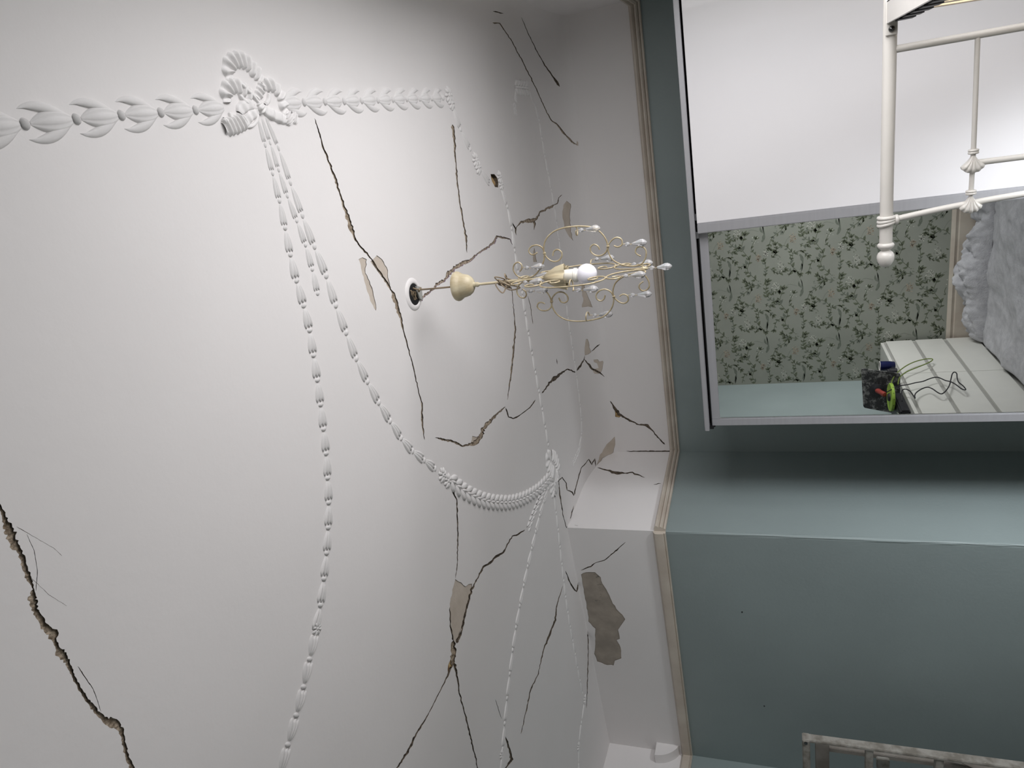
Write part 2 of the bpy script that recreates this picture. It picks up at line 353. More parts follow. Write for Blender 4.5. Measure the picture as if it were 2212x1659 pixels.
CD = [
 crack([(679.7,256),(690.5,290),(697,317),(705.4,334.6),(716,364),(727,394),(735,421),(745,451),(753,476),(762,500),(768,519),(781,535),(803,560),(817,584),(833,606),(844,625),(854.6,649.5),(862.8,679),(873.6,722.7),(890,782),(906,853),(912,872),(911.6,912.6),(917,950.6)],
       [2,3,4,4,5,6,5,7,11,10,4,4,4,5,6,5,13,7,3,3,2.4,4,5,1.5], 'crack_tan', seed=3, edge='crack_dark', label='long brown ceiling crack passing beside the cable hole'),
 crack([(978,269.5),(982,310),(985,359),(987.5,386),(991.6,424),(995.7,451),(999.7,478),(1006.5,511),(1009,546)], [7,5,3,4,3.5,4,3,5,1.5], 'crack_tan', seed=4, edge='crack_dark'),
 crack([(905,652),(918,638),(936,625),(944,614),(960,606),(968.5,592),(982,579),(1001,568),(1014.7,562.5),(1031,549),(1052.6,535),(1066,524.5),(1074,511),(1088,513.6),(1101.5,516),(1107,530)], [7,6,5,9,7,12,8,10,6,5,5,6,5,6,2.5,1], 'crack_tan', seed=5, sub=3, edge='purple_edge', label='purple-edged crack running from the cable hole'),
 crack([(1107,481),(1113.7,494.6),(1115,508)], [2,4,2], seed=6),
 crack([(1113.7,494.6),(1123,481),(1136.7,478),(1150,475.7),(1158,473),(1166.6,459),(1185.5,448.5),(1204.5,440),(1207,427),(1214,421)], [2,4,9,10,5,4,6,3,2,1], 'crack_tan', seed=7, sub=3, edge='crack_dark'),
 crack([(1152,470),(1155,484),(1154,497)], [8,6,1], 'crack_tan', seed=8, edge='crack_dark'),
 crack([(1064,49),(1079,50),(1106,89.5),(1133,141),(1152,179),(1166,209),(1179,239),(1193,263),(1201,267),(1220,290),(1236,306.5),(1246,313)], [5,2.5,2,2.4,2.6,2,2,2.5,5,4,5,6], 'crack_tan', seed=9, edge='crack_dark'),
 crack([(1126.5,38),(1139,68),(1160,111),(1177,141),(1190,160),(1209,187)], [1,1.6,2,2.4,3.5,6], seed=10),
 crack([(1065,24),(1087,28.5)], [4,3], seed=11),
 crack([(1105.5,622),(1111,685),(1113.7,712),(1109.6,750),(1104,804),(1099,842),(1096,864)], [1.5,2,4,4.5,3.5,2.5,1], 'crack_tan', seed=12, edge='crack_dark'),
 crack([(940,945),(955,949),(976.7,953),(998.4,964),(1022.8,960),(1036,948),(1044.5,926),(1055.4,912.6),(1071.6,896),(1092,878.7)], [2,5,6,4,9,12,9,9,5,2], 'crack_tan', seed=13, sub=3, edge='crack_dark', label='jagged wide crack below the chandelier end of the ceiling'),
 crack([(1092.6,881),(1099,900),(1109,904.5),(1125,895),(1144,881),(1157,864)], [3,3,4,2.6,3,2], seed=14),
 crack([(1170,850),(1185,830),(1198,816),(1206.5,811),(1225.5,797),(1243,804),(1252.6,792),(1262,775.6),(1263.5,768)], [3,4,11,6,3,3,5,2,1], seed=15, sub=3),
 crack([(1262,776),(1280,797),(1296,805.5),(1306,814)], [3,5,3,2.5], seed=16),
 crack([(1277,759),(1296,743)], [3,2], seed=17),
 crack([(1204,1020),(1206.5,1040),(1214.6,1030.6),(1223,1044),(1225.5,1059),(1236,1063),(1239.6,1070),(1247,1041.5),(1255,1011.6),(1271.6,992.6),(1278,1003.5),(1285,991),(1287,1007.5)], [1.6,2,2.4,2.6,2.4,3,3,2,2,2.6,2.5,2.4,2], seed=18, sub=4),
 crack([(1207,1035.6),(1210,1073.6),(1216.6,1114),(1223.4,1140),(1229,1136),(1235.6,1106),(1239.7,1092.6)], [2,3,2,2.5,2,2,2], seed=19),
 crack([(1230,1144),(1235.6,1185),(1239.7,1214)], [1.6,2.2,1.5], seed=20),
 crack([(1222,1233),(1230.6,1257.7),(1241,1274),(1246,1278),(1249.6,1255),(1252,1244)], [2,3,4,3.5,2,1.5], seed=21),
 crack([(1215.7,1266),(1203.5,1304),(1199,1339),(1190,1363.5),(1176,1399),(1164,1447.6),(1162.8,1456),(1146.5,1488),(1138,1529),(1125,1586)], [1,2,4.5,5,3,2,2,3,2.4,1.6], seed=22),
 crack([(1270,1355.5),(1270.7,1415),(1269,1470),(1267,1529)], [3,2,2,1], seed=23),
 crack([(975.6,1055.6),(986.5,1078.7),(988.6,1130),(989,1157),(987.8,1219.7),(983.8,1249.5)], [4,3,3.2,3,2,1.4], seed=24),
 crack([(1134,1143.8),(1119,1154.6),(1107,1158.7),(1096,1176),(1088,1194),(1073,1200.7),(1054,1219.7),(1044.8,1223.8),(1030,1252),(1019,1274),(1008,1317),(997,1363.5),(986.5,1390.6)], [2.4,4,3,3,4,6,5.5,5,3,4,3,5,6], seed=25, sub=4, label='crack rising from the X-shaped split to the garland'),
 crack([(1190,1030),(1176,1050),(1166,1072),(1150,1110),(1138,1140)], [1.5,2.5,2,2.5,2], seed=125),
 crack([(971.6,1312),(973,1352.6),(979.7,1385)], [2,3,5], seed=26),
 crack([(979.7,1382.6),(979.7,1409.7),(978,1438)], [10,13,9], 'crack_tan', depth=0.004, seed=27, sub=4, edge='crack_dark'),
 crack([(975.6,1440),(964.8,1464),(948.5,1496.5),(926.8,1540),(902,1580.6),(880.7,1624),(857.6,1659),(850,1672)], [6,4,2.2,2.2,4.5,6,3,3], seed=28),
 crack([(981,1432),(989,1469.4),(992,1496.5),(1002.7,1534.5),(1013.6,1580.6),(1027,1635),(1033,1670)], [8,4,3,3,4,3,2], seed=29),
 crack([(1092,1591.5),(1100,1618.6),(1105.8,1640),(1095,1654),(1088,1664)], [3,4.5,8,3,2], seed=30),
 crack([(1070.6,1511.5),(1082.8,1552)], [1.2,1.2], seed=31),
 crack([(-12,1075),(0,1092.5),(10.8,1121),(21.7,1150),(29,1172),(45,1197),(52,1222.5),(61,1244),(72,1273),(70,1294.7),(77.6,1320),(90,1345),(112,1367),(119,1388.5),(130,1410),(148,1432),(159,1461),(173,1489.6),(191,1515),(213,1544),(231,1558),(253,1565),(263.5,1587),(271,1623),(281.6,1652),(290,1675)],
       [w_*1.35 for w_ in (5,5,11,20,18,10,9,12,2.5,19,10,15,22,7,17,10,7,6,8,9,15,18,8,7,9,9)], 'crack_tan', depth=0.0028, seed=32, sub=4, edge='crack_dark', label='widest crack, breaking away in lumps'),
 crack([(36,1137.6),(83,1165),(119,1186),(133.6,1201)], [1.4,1,1,0.8], 'crack_tan', depth=0.001, seed=33),
 crack([(57.8,1154),(74,1190),(81,1233),(77.6,1276.6)], [1,1.6,1.6,1.4], depth=0.0015, seed=34),
 crack([(66.8,1247.7),(104.7,1284),(144,1309)], [1.2,1,0.8], 'crack_tan', depth=0.001, seed=35),
 crack([(168,1439),(202,1489.6),(218,1536.5)], [2.2,2,1.6], depth=0.0015, seed=36),
 crack([(1140,640),(1146,660),(1151,700)], [1,1.6,1.2], depth=0.001, seed=37),
 crack([(1202,775),(1204,787)], [3,2], depth=0.002, seed=38),
 patch([(774.6,560),(783,556),(792,560),(789.5,590),(800,614),(806,630.5),(811,652),(812,671),(803,655),(793.6,630),(785.5,598)], seed=40),
 patch([(800,565),(804,562),(814,551.6),(825,560),(838,584),(840,606),(845,625),(833,601),(819,590)], seed=41),
 patch([(1217,443),(1224,434),(1233,441),(1231,470),(1233,500),(1238,520),(1230,512),(1219,492),(1215,465)], seed=42),
 patch([(1256,600),(1263,620),(1272,645),(1280,664),(1270,662),(1257,664),(1260,645),(1256,625)], seed=43),
 patch([(1154,535),(1156,545),(1160,566),(1152,566),(1151,550)], seed=44),
 patch([(1263.5,767.5),(1264,745),(1266,732),(1269,732),(1275.7,756.6),(1277,761)], seed=45),
 patch([(1282,777),(1291,776),(1295,781),(1302,779),(1303.6,783),(1301,798),(1297,806),(1284,807),(1280,800),(1293,795),(1290,785),(1283,782)], seed=46),
 patch([(1328,943),(1307,965.5),(1296,982),(1289,1005),(1301.5,990),(1325,977),(1329,960)], seed=47),
 patch([(1020,942),(1029,944),(1036,941),(1032,957),(1017,957)], seed=48),
 patch([(983.7,1251),(997,1259),(1006,1267),(1012,1262),(1019,1260.6),(1020,1271),(1013.6,1295.7),(1005.5,1331),(992,1371.6),(985,1390.6),(977,1374),(971.6,1339),(971.6,1304),(977,1274)], 'bare_plaster', seed=49, label='shield-shaped patch of bare plaster'),
 patch([(975.6,1412),(978,1440),(967.5,1454),(968,1437)], 'old_brown', seed=50),
 patch([(1060,376),(1068,376),(1074,384),(1076,396),(1076,405),(1069,404),(1063,393)], 'old_brown', depth=0.012, seed=51, j=0.6, label='brown hole where the garland broke off'),
 patch([(1246,304),(1249,308),(1249,315),(1244,314)], seed=52),
]
FD = [   # in the white frieze of the back wall
 crack([(1318,866),(1331,887),(1345,900),(1361,908.5),(1380,917),(1399,919),(1407,927.5),(1421,944),(1437,961)], [1.4,8,5,4,3,8,4,3,4], seed=60, sub=4),
 patch([(1327,884),(1334,888),(1342,898),(1338,902),(1329,900)], 'old_brown', depth=0.003, seed=61),
 crack([(1353,974.5),(1390,975),(1430,975.5),(1453,974.5)], [1.5,3,4,3.5], seed=62),
]
X0 = -3.1
GR = []
for X in [X0+0.01+i*0.07 for i in range(int((XR-X0)/0.07)+1)]+[XR-0.002, -1.60]:
    for k in range(1, 7): GR.append((X, V1*k/7))
    for k in range(1, 24): GR.append((X, V1+LC*k/24))
    for k in range(1, 45): GR.append((X, V2+0.104*k))
for X in np.arange(XR-0.30, XR, 0.02):
    for k in range(0, 90): GR.append((float(X), V2+0.052*k))
outline = [(X0, 0.0), (XR, 0.0), (XR, V2+YB-CA+1.85), (X0, V2+YB-CA+1.85)]
ov, P, surf, res = sheet(outline, GR, CD+FD, cpt, cnorm, lines=[((X0, V1), (XR, V1))])
mc, mf = MB(), MB()
def compact(P, faces):
    m = {}; v = []; f = []
    for t in faces:
        g = []
        for i in t:
            if i not in m: m[i] = len(v); v.append(tuple(P[i]))
            g.append(m[i])
        f.append(tuple(g))
    return v, f
fs_c = [f for f in surf if sum(ov[i][1] for i in f)/3 > V1]
fs_f = [f for f in surf if sum(ov[i][1] for i in f)/3 <= V1]
a, b = compact(P, fs_c); mc.add(a, b); ceiling = struct(mc.build('ceiling', 'ceiling_paint', angle=60), 'cracked white plaster ceiling with a cove at the wall', 'ceiling')

# ------------------------------------------------------------------ walls
PA, PB, PC, PD = (-1.523, 3.0), (-1.568, 2.388), (-2.906, 2.515), (-2.64, -1.85)
mb = MB(); mb.box((-1.6, YB, 0), (XR+0.05, YB+0.08, 2.15)); wall_back = struct(mb.build('wall_back', 'teal_paint', smooth=False), 'teal painted wall above and beside the wardrobe', 'wall')
a, b = compact(P, fs_f); mf.add(a, b); fr = mf.build('frieze', 'ceiling_paint', wall_back); fr['label'] = 'white plaster frieze above the picture rail'
put_defects(CD+FD, res, lambda v: wall_back if v[0][1] > YB-0.01 and v[0][2] < ZS and v[0][0] > -1.6 else ceiling)
# chimney breast
def corner_strip(mb, pts, z0, z1, r=0.006, nz=30, jag=0.0015):
    """vertical sheet along a plan polyline with a slightly rounded outer corner at each inner point"""
    plan = [np.array(pts[0], float)]
    for i in range(1, len(pts)-1):
        p = np.array(pts[i], float); a = np.array(pts[i-1], float)-p; c = np.array(pts[i+1], float)-p
        a /= np.linalg.norm(a); c /= np.linalg.norm(c)
        plan.append(p+a*r*2.2)
        for k in range(5):
            t = k/4; plan.append(p+a*r*(1-t)**2+c*r*t**2)
        plan.append(p+c*r*2.2)
    plan.append(np.array(pts[-1], float))
    rnd = random.Random(5); vs = []; n = len(plan)
    for j in range(nz+1):
        z = z0+(z1-z0)*j/nz
        for q in plan:
            e = rnd.uniform(-jag, jag) if 2 <= list(map(id, plan)).index(id(q)) < n-2 else 0
            vs.append((q[0]+e, q[1]+e, z))
    fs = [(j*n+i, j*n+i+1, (j+1)*n+i+1, (j+1)*n+i) for j in range(nz) for i in range(n-1)]
    mb.add(vs, fs)
mb = MB(); corner_strip(mb, [PA, PB, PC], 0, 2.15)
chim = struct(mb.build('wall_chimney', 'teal_paint', smooth=False), 'teal chimney breast projecting left of the wardrobe', 'wall')
def plane_maps(p, q):
    p = np.array(p); q = np.array(q); d = (q-p)/np.linalg.norm(q-p); L = np.linalg.norm(q-p); nrm = np.array([d[1], -d[0], 0.0])
    if np.dot(nrm[:2], np.array([-0.5, 0.5])-p) < 0: nrm = -nrm
    P3 = np.array([p[0], p[1], 0.0])
    def fn(x, y):
        r = ray(x, y); t = np.dot(P3-CAMP, nrm)/np.dot(r, nrm); Q = CAMP+r*t
        return (float(np.dot(Q[:2]-p, d)), float(Q[2]))
    return fn, (lambda u, v: np.array([p[0]+d[0]*u, p[1]+d[1]*u, v])), (lambda u, v: nrm), L
def frieze(p, q, defs, parent, ztop_=2.60, u0=0, u1=None, label=None):
    fn, uvp, uvn, L = plane_maps(p, q); D = defs(fn); u1 = L if u1 is None else u1
    g = [(u0+(u1-u0)*i/12, 2.15+(ztop_-2.15)*k/8) for i in range(1, 12) for k in range(1, 8)]
    ov, P, surf, res = sheet([(u0, 2.15), (u1, 2.15), (u1, ztop_), (u0, ztop_)], g, D, uvp, uvn)
    a, b = compact(P, surf); m = MB(); m.add(a, b); o = m.build('frieze', 'ceiling_paint', parent)
    o['label'] = label or 'white plaster frieze above the picture rail'
    put_defects(D, res, lambda v: parent)
frieze(PA, PB, lambda fn: [
    crack([(1290,1010),(1311.6,1016.6),(1333,1022),(1349.6,1022),(1366,1020.7),(1393,1031.6)], [2,4,7,2,5,1], seed=70, fn=fn),
    crack([(1412,1046.5),(1428,1044)], [2,2.4], seed=71, fn=fn),
    crack([(1242,1134),(1248,1136)], [3,8], seed=72, fn=fn)], chim)
frieze(PB, PC, lambda fn: [
    crack([(1255,1232),(1276,1223),(1284.5,1216),(1306,1210.6),(1333,1187.5),(1351,1171)], [2,3.5,2,2,3,1], seed=73, fn=fn),
    patch([(1255,1241),(1266,1236),(1285,1236),(1298,1247),(1301,1260),(1313,1279),(1321.5,1298),(1331,1314.7),(1344.5,1328),(1350.5,1337.7),(1342,1350),(1335,1360.8),(1339,1380),(1332,1382.5),(1340.5,1398.7),(1342,1422),(1328,1427),(1325.6,1437),(1306.6,1435),(1290,1428.6),(1283.5,1412),(1286,1390.6),(1285,1371.6),(1286,1358),(1271,1342),(1270,1325.5),(1263,1287.5),(1258,1258)],
          'grey_plaster', depth=0.002, seed=74, fn=fn, j=1.0, label='large grey bare patch of plaster on the chimney breast')], chim)
# left wall
mb = MB(); mb.add([(PC[0], PC[1], 0), (PD[0], PD[1], 0), (PD[0], PD[1], 2.25), (PC[0], PC[1], 2.15)], [(0, 1, 2, 3)])
wl = struct(mb.build('wall_left', 'teal_paint'), 'teal left wall beyond the ladder, also seen in the mirror', 'wall')
mb = MB(); mb.add([(PC[0], PC[1], 2.15), (PD[0], PD[1], 2.25), (PD[0], PD[1], 2.6), (PC[0], PC[1], 2.6)], [(0, 1, 2, 3)]); o = mb.build('frieze', 'ceiling_paint', wl)
# quarter-round corbel in the corner
mb = MB(); RC = 0.115; cy, cz, cx = 2.552, 2.300, PC[0]+0.012; n = 14
arc = [(cy, cz)]+[(cy-RC*math.cos(PI/2*k/n), cz-RC*math.sin(PI/2*k/n)) for k in range(n+1)]
vs = [(cx-0.02, y, z) for y, z in arc]+[(cx+0.045, y, z) for y, z in arc]; m = len(arc)
mb.add(vs, [tuple(range(m)), tuple(range(2*m-1, m-1, -1))]+[(i, (i+1) % m, (i+1) % m+m, i+m) for i in range(m)])
o = mb.build('corbel', 'ceiling_paint', wl, angle=30); o['label'] = 'quarter-round plaster corbel in the corner'
# right wall with the window opening
mb = MB(); z0, z1 = WIN[2], WIN[3]
for (p, q) in ((-1.85, WIN2[0]), (WIN2[1], WIN[0])): mb.box((XR, p, 0), (XR+0.12, q, 2.62))
mb.box((XR, WIN[1], 0), (XR+0.12, 3.05, 2.15))
for W_ in (WIN, WIN2): mb.box((XR, W_[0], 0), (XR+0.12, W_[1], z0)); mb.box((XR, W_[0], z1), (XR+0.12, W_[1], 2.62))
wr = struct(mb.build('wall_right', 'teal_paint', smooth=False), 'right wall beside the tipped-up bed', 'wall')
mb = MB(); mb.box((XR-0.001, WIN[1], 2.15), (XR+0.12, 3.05, 2.62)); o = mb.build('frieze', 'ceiling_paint', wr, smooth=False)
for nm, (y0, y1, z0, z1) in (('window_1', WIN), ('window_2', WIN2)):
    t = 0.05; wn = MB(); wn.box((XR+0.04, y0, z0), (XR+0.085, y1, z0+t)); wo = struct(wn.build(nm, 'pvc_white', smooth=False), 'white framed window in the right wall', 'window')
    for a_, b_ in (((XR+0.04, y0, z1-t), (XR+0.085, y1, z1)), ((XR+0.04, y0, z0+t), (XR+0.085, y0+t, z1-t)), ((XR+0.04, y1-t, z0+t), (XR+0.085, y1, z1-t))):
        wn = MB(); wn.box(a_, b_); wn.build('window_frame', 'pvc_white', wo, smooth=False)
# front wall (seen in the mirror)
mb = MB(); mb.box((-2.75, -1.95, 0), (XR+0.12, -1.85, 2.62)); wf = struct(mb.build('wall_front', 'wallpaper_ground', smooth=False), 'wallpapered wall reflected in the wardrobe mirror', 'wall')
mb = MB(); mb.box((-3.1, -1.95, -0.08), (XR+0.12, 3.08, 0)); struct(mb.build('floor', 'floor_boards', smooth=False), 'pale board floor', 'floor')
prof = [(0, 0), (0.018, 0), (0.018, 0.205), (0.012, 0.215), (0.016, 0.228), (0.02, 0.236), (0.014, 0.25), (0.006, 0.262), (0, 0.264)]
mb = MB(); n = len(prof); mb.add([(x, -1.85+d, z) for x in (-2.64, XR) for d, z in prof], [(i, i+1, i+1+n, i+n) for i in range(n-1)])
struct(mb.build('baseboard_front', 'cream_gloss', angle=25), 'cream skirting board below the wallpaper', 'skirting')

# picture rails
def offset(pts, d):
    P = [np.array(p, float) for p in pts]; out = []
    def nr(a, b):
        t = (b-a)/np.linalg.norm(b-a); n = np.array([t[1], -t[0]]); m = (a+b)/2
        return n if np.dot(n, np.array([-0.6, 0.6])-m) > 0 else -n
    for i, p in enumerate(P):
        if i == 0: out.append(p+nr(P[0], P[1])*d)
        elif i == len(P)-1: out.append(p+nr(P[-2], P[-1])*d)
        else:
            a, b = nr(P[i-1], p), nr(p, P[i+1]); m = a+b; out.append(p+m*d/np.dot(m, a))
    return out
def rail(name, pts, prof, m, label, dz=None):
    dz = dz or [0]*len(pts)
    mb = MB(); rows = []
    for d, z in prof: rows.append([(q[0], q[1], z+e) for q, e in zip(offset(pts, d), dz)])
    n = len(pts)
    for i in range(n-1):
        vs = []; 
        for r_ in rows: vs += [r_[i], r_[i+1]]
        mb.add(vs, [(2*j, 2*j+1, 2*j+3, 2*j+2) for j in range(len(rows)-1)])
    for e in (0, n-1): mb.add([r_[e] for r_ in rows], [tuple(range(len(rows)))])
    return struct(mb.build(name, m, angle=22), label, 'picture rail')
zb = 2.133
PR = [(0, zb), (0.010, zb), (0.013, zb+.003), (0.013, zb+.008), (0.009, zb+.010), (0.016, zb+.012), (0.021, zb+.017), (0.021, zb+.023), (0.014, zb+.025), (0.019, zb+.028), (0.024, zb+.034), (0.024, zb+.040), (0.016, zb+.045), (0.0, zb+.046)]
rail('trim_1', [(XR, 1.45), (XR, YB), PA, PB], PR, 'cream_gloss', 'ridged cream picture rail over the wardrobe')
PR2 = [(0, zb), (0.012, zb), (0.015, zb+.003), (0.012, zb+.007), (0.018, zb+.010), (0.020, zb+.030), (0.018, zb+.042), (0.006, zb+.050), (0, zb+.052)]
rail('trim_2', [PB, PC, (PD[0], PD[1])], PR2, 'cream_gloss', 'plain cream picture rail on the chimney breast', (0, 0, 0.10))

# ------------------------------------------------------------------ wallpaper print (flat printed motifs, real size)
def wallpaper():
    rnd = random.Random(11); TW, TH = 0.53, 0.62; tile = []
    def leaf(x, y, a, L, W, k):
        c, s = math.cos(a), math.sin(a); pts = []
        for u, wd in ((0, 0), (0.2, .7), (.45, 1), (.7, .72), (1, 0), (.7, -.6), (.45, -.9), (.2, -.6)):
            px, py = u*L, wd*W/2+0.12*L*math.sin(PI*u); pts.append((x+c*px-s*py, y+s*px+c*py))
        tile.append((pts, k))
    def stem(pts, wd, k):
        S = spline([(*p, 0) for p in pts], 5)
        for i in range(len(S)-1):
            a, b = S[i][:2], S[i+1][:2]; d = b-a; L = np.linalg.norm(d)+1e-9; n = np.array([-d[1], d[0]])/L*wd/2
            tile.append(([tuple(a+n), tuple(b+n), tuple(b-n), tuple(a-n)], k))
        return S
    def spray(pts, nl=7, size=0.035, k=0):
        S = stem(pts, 0.0050, 0); m = len(S)
        for j in range(nl):
            i = int((j+0.6)/nl*(m-2)); p = S[i][:2]; d = S[i+1][:2]-p; a = math.atan2(d[1], d[0])
            for sd in ((1, -1) if rnd.random() < 0.6 else (rnd.choice((1, -1)),)):
                sz = size*rnd.uniform(0.6, 1.2); leaf(p[0], p[1], a+sd*rnd.uniform(0.5, 1.1), sz*1.12, sz*0.56, k if rnd.random() < .75 else 1)
        d = S[-1][:2]-S[-2][:2]; a = math.atan2(d[1], d[0])
        for da in (-0.7, 0, 0.7): leaf(S[-1][0], S[-1][1], a+da, size*1.3, size*0.6, k)
    def berries(x, y, n, k):
        for _ in range(n):
            bx, by = x+rnd.gauss(0, 0.018), y+rnd.gauss(0, 0.018); r = rnd.uniform(0.0025, 0.005)
            tile.append(([(bx+r*math.cos(t), by+r*math.sin(t)) for t in (0, 1.05, 2.1, 3.14, 4.2, 5.2)], k))
    def flower(x, y, r, k):
        for j in range(70):
            a = rnd.uniform(0, 2*PI); q = r*math.sqrt(rnd.random()); L = rnd.uniform(0.007, 0.015)
            leaf(x+q*math.cos(a)*1.25, y+q*math.sin(a)*0.8, rnd.uniform(0, 6.3), L, L*0.45, k if rnd.random() < 0.8 else 1)
    def bird(x, y, s):
        pts = [(0, 0), (.02, .012), (.045, .014), (.06, .022), (.072, .016), (.066, .006), (.05, -.006), (.03, -.014), (0, -.012), (-.05, -.006), (-.10, .012), (-.075, -.002), (-.03, .004)]
        tile.append(([(x+px*s, y+py*abs(s)) for px, py in pts], 1))
        leaf(x-.01*s, y+.004, 2.9 if s > 0 else 0.3, 0.07, 0.02, 1)
    spray([(0.00, 0.05), (0.10, 0.13), (0.20, 0.11), (0.31, 0.17), (0.42, 0.14)], 10, 0.042)
    spray([(0.31, 0.17), (0.34, 0.25), (0.42, 0.29), (0.50, 0.27)], 7, 0.038)
    spray([(0.05, 0.32), (0.13, 0.38), (0.22, 0.36), (0.30, 0.43), (0.27, 0.50)], 9, 0.04)
    spray([(0.22, 0.36), (0.24, 0.29), (0.19, 0.24)], 5, 0.03)
    spray([(0.52, 0.40), (0.44, 0.45), (0.38, 0.53), (0.30, 0.56)], 7, 0.036)
    spray([(0.10, 0.55), (0.05, 0.49), (0.07, 0.43)], 5, 0.03)
    spray([(0.16, 0.13), (0.13, 0.20), (0.05, 0.23)], 5, 0.03)
    for q_ in (((0.24,0.05),(0.30,0.09),(0.38,0.05)),((0.47,0.33),(0.50,0.42),(0.53,0.46)),((0.02,0.40),(0.07,0.36),(0.03,0.31)),((0.20,0.54),(0.24,0.50),(0.31,0.50)),((0.30,0.30),(0.27,0.24),(0.30,0.20)),((0.40,0.44),(0.46,0.41),(0.49,0.44)),((0.03,0.60),(0.10,0.59),(0.17,0.60)),((0.38,0.22),(0.42,0.24),(0.41,0.19))): spray(list(q_), 4, 0.030)
    stem([(0.42, 0.14), (0.47, 0.09), (0.45, 0.02)], 0.002, 1); stem([(0.30, 0.43), (0.36, 0.40), (0.40, 0.35)], 0.002, 1)
    flower(0.46, 0.205, 0.034, 2); flower(0.12, 0.46, 0.032, 2); flower(0.36, 0.355, 0.034, 3); flower(0.21, 0.03, 0.026, 3); flower(0.25, 0.585, 0.024, 2)
    bird(0.14, 0.285, 1.0); bird(0.42, 0.60, -1.0)
    for bx, by in ((0.36, 0.07), (0.08, 0.15), (0.46, 0.50), (0.2, 0.48), (0.5, 0.33)): berries(bx, by, 7, rnd.choice((1, 2, 0)))
    mb = MB(); lv = [0.0003, 0.0005, 0.0007, 0.0009]
    for i in range(-6, 2):
        for j in range(-1, 5):
            ox, oz = -0.02+i*TW, 0.20+j*TH+(TH/2 if i % 2 else 0)
            for pts, k in tile:
                q = [(ox+p[0], oz+p[1]) for p in pts]
                if min(p[0] for p in q) < -2.638 or max(p[0] for p in q) > XR or min(p[1] for p in q) < 0.268 or max(p[1] for p in q) > 2.6: continue
                n = len(mb.v); mb.v += [(p[0], -1.85+lv[k], p[1]) for p in q]; mb.f.append(tuple(range(n, n+len(q)))); mb.mi.append(k)
    me = bpy.data.meshes.new('wallpaper_print'); me.from_pydata(mb.v, [], mb.f)
    for m in ('print_leaf', 'print_leaf_grey', 'print_pale', 'print_peach'): me.materials.append(MATS[m])
    for p, mi in zip(me.polygons, mb.mi): p.material_index = mi
    o = link('wallpaper_print', me, wf); o['kind'] = 'stuff'; o['label'] = 'leafy vine and flower wallpaper print'
wallpaper()

# ------------------------------------------------------------------ sliding wardrobe
wd = thing('sliding_wardrobe', 'sliding wardrobe with one mirrored and one white door', 'wardrobe', (-0.36, 2.7, 0))
zt = 1.950
mb = MB(); mb.box((-1.10, 2.45, 0), (-1.08, 2.99, 1.93)).box((-1.10, 2.40, 1.93), (0.405, 2.99, 1.948)).box((0.385, 2.45, 0), (0.405, 2.99, 1.93)).box((-1.08, 2.97, 0), (0.385, 2.99, 1.93)).box((-1.10, 2.38, 0), (0.405, 2.99, 0.03))
mb.build('carcass', 'carcass', wd, smooth=False)
mb = MB(); mb.bbox((-1.118, 2.366, 1.934), (0.405, 2.395, 1.950), 0.0015).box((-1.114, 2.392, 1.949), (0.405, 2.46, 1.953)); mb.build('top_track', 'alu', wd)
mb = MB(); mb.box((-1.116, 2.40, 1.915), (0.404, 2.46, 1.949)).box((-1.118, 2.385, 1.920), (-1.108, 2.46, 1.934)); mb.build('track_recess', 'black', wd, smooth=False)
md = MB(); md.bbox((-1.108, 2.402, 0.03), (-0.36, 2.425, 1.925)); mdo = md.build('mirror_door', 'alu', wd, angle=30)
for a_, b_ in (((-1.108, 2.392, 0.03), (-1.082, 2.402, 1.925)), ((-1.082, 2.394, 1.897), (-0.40, 2.402, 1.925)), ((-1.082, 2.394, 0.03), (-0.40, 2.402, 0.07)), ((-0.40, 2.394, 0.03), (-0.365, 2.402, 1.925))):
    md = MB(); md.bbox(a_, b_, 0.001); md.build('door_frame', 'alu', mdo, angle=30)
mdo['label'] = 'mirrored sliding door in grey aluminium frame'
mb = MB(); mb.add([(-1.083, DM, 0.07), (-0.38, DM, 0.07), (-0.38, DM, 1.898), (-1.083, DM, 1.898)], [(0, 1, 2, 3)]); mb.build('mirror', 'mirror_silver', mdo)
mb = MB(); mb.tube([(-1.080, DM-0.001, 0.07), (-1.080, DM-0.001, 1.896)], 0.0016, 6); mb.build('bevel_strip', 'chrome', mdo)
wdd = MB(); wdd.bbox((-0.366, 2.366, 0.03), (0.385, 2.384, 1.9265), 0.0015); wdo = wdd.build('white_door', 'white_glass', wd, angle=30); wdo['label'] = 'glossy white sliding door'
mb = MB(); mb.bbox((-0.398, 2.358, 0.03), (-0.3675, 2.392, 1.926), 0.002).box((-0.3675, 2.362, 0.03), (-0.3640, 2.366, 1.926)); mb.build('edge_stile', 'alu', wdo, angle=30)
for rx_ in (-0.42, -0.36):
    mb = MB(); mb.box((rx_, 2.398, 1.926), (rx_+0.022, 2.415, 1.938)); mb.build('roller', 'alu', wdo, smooth=False)

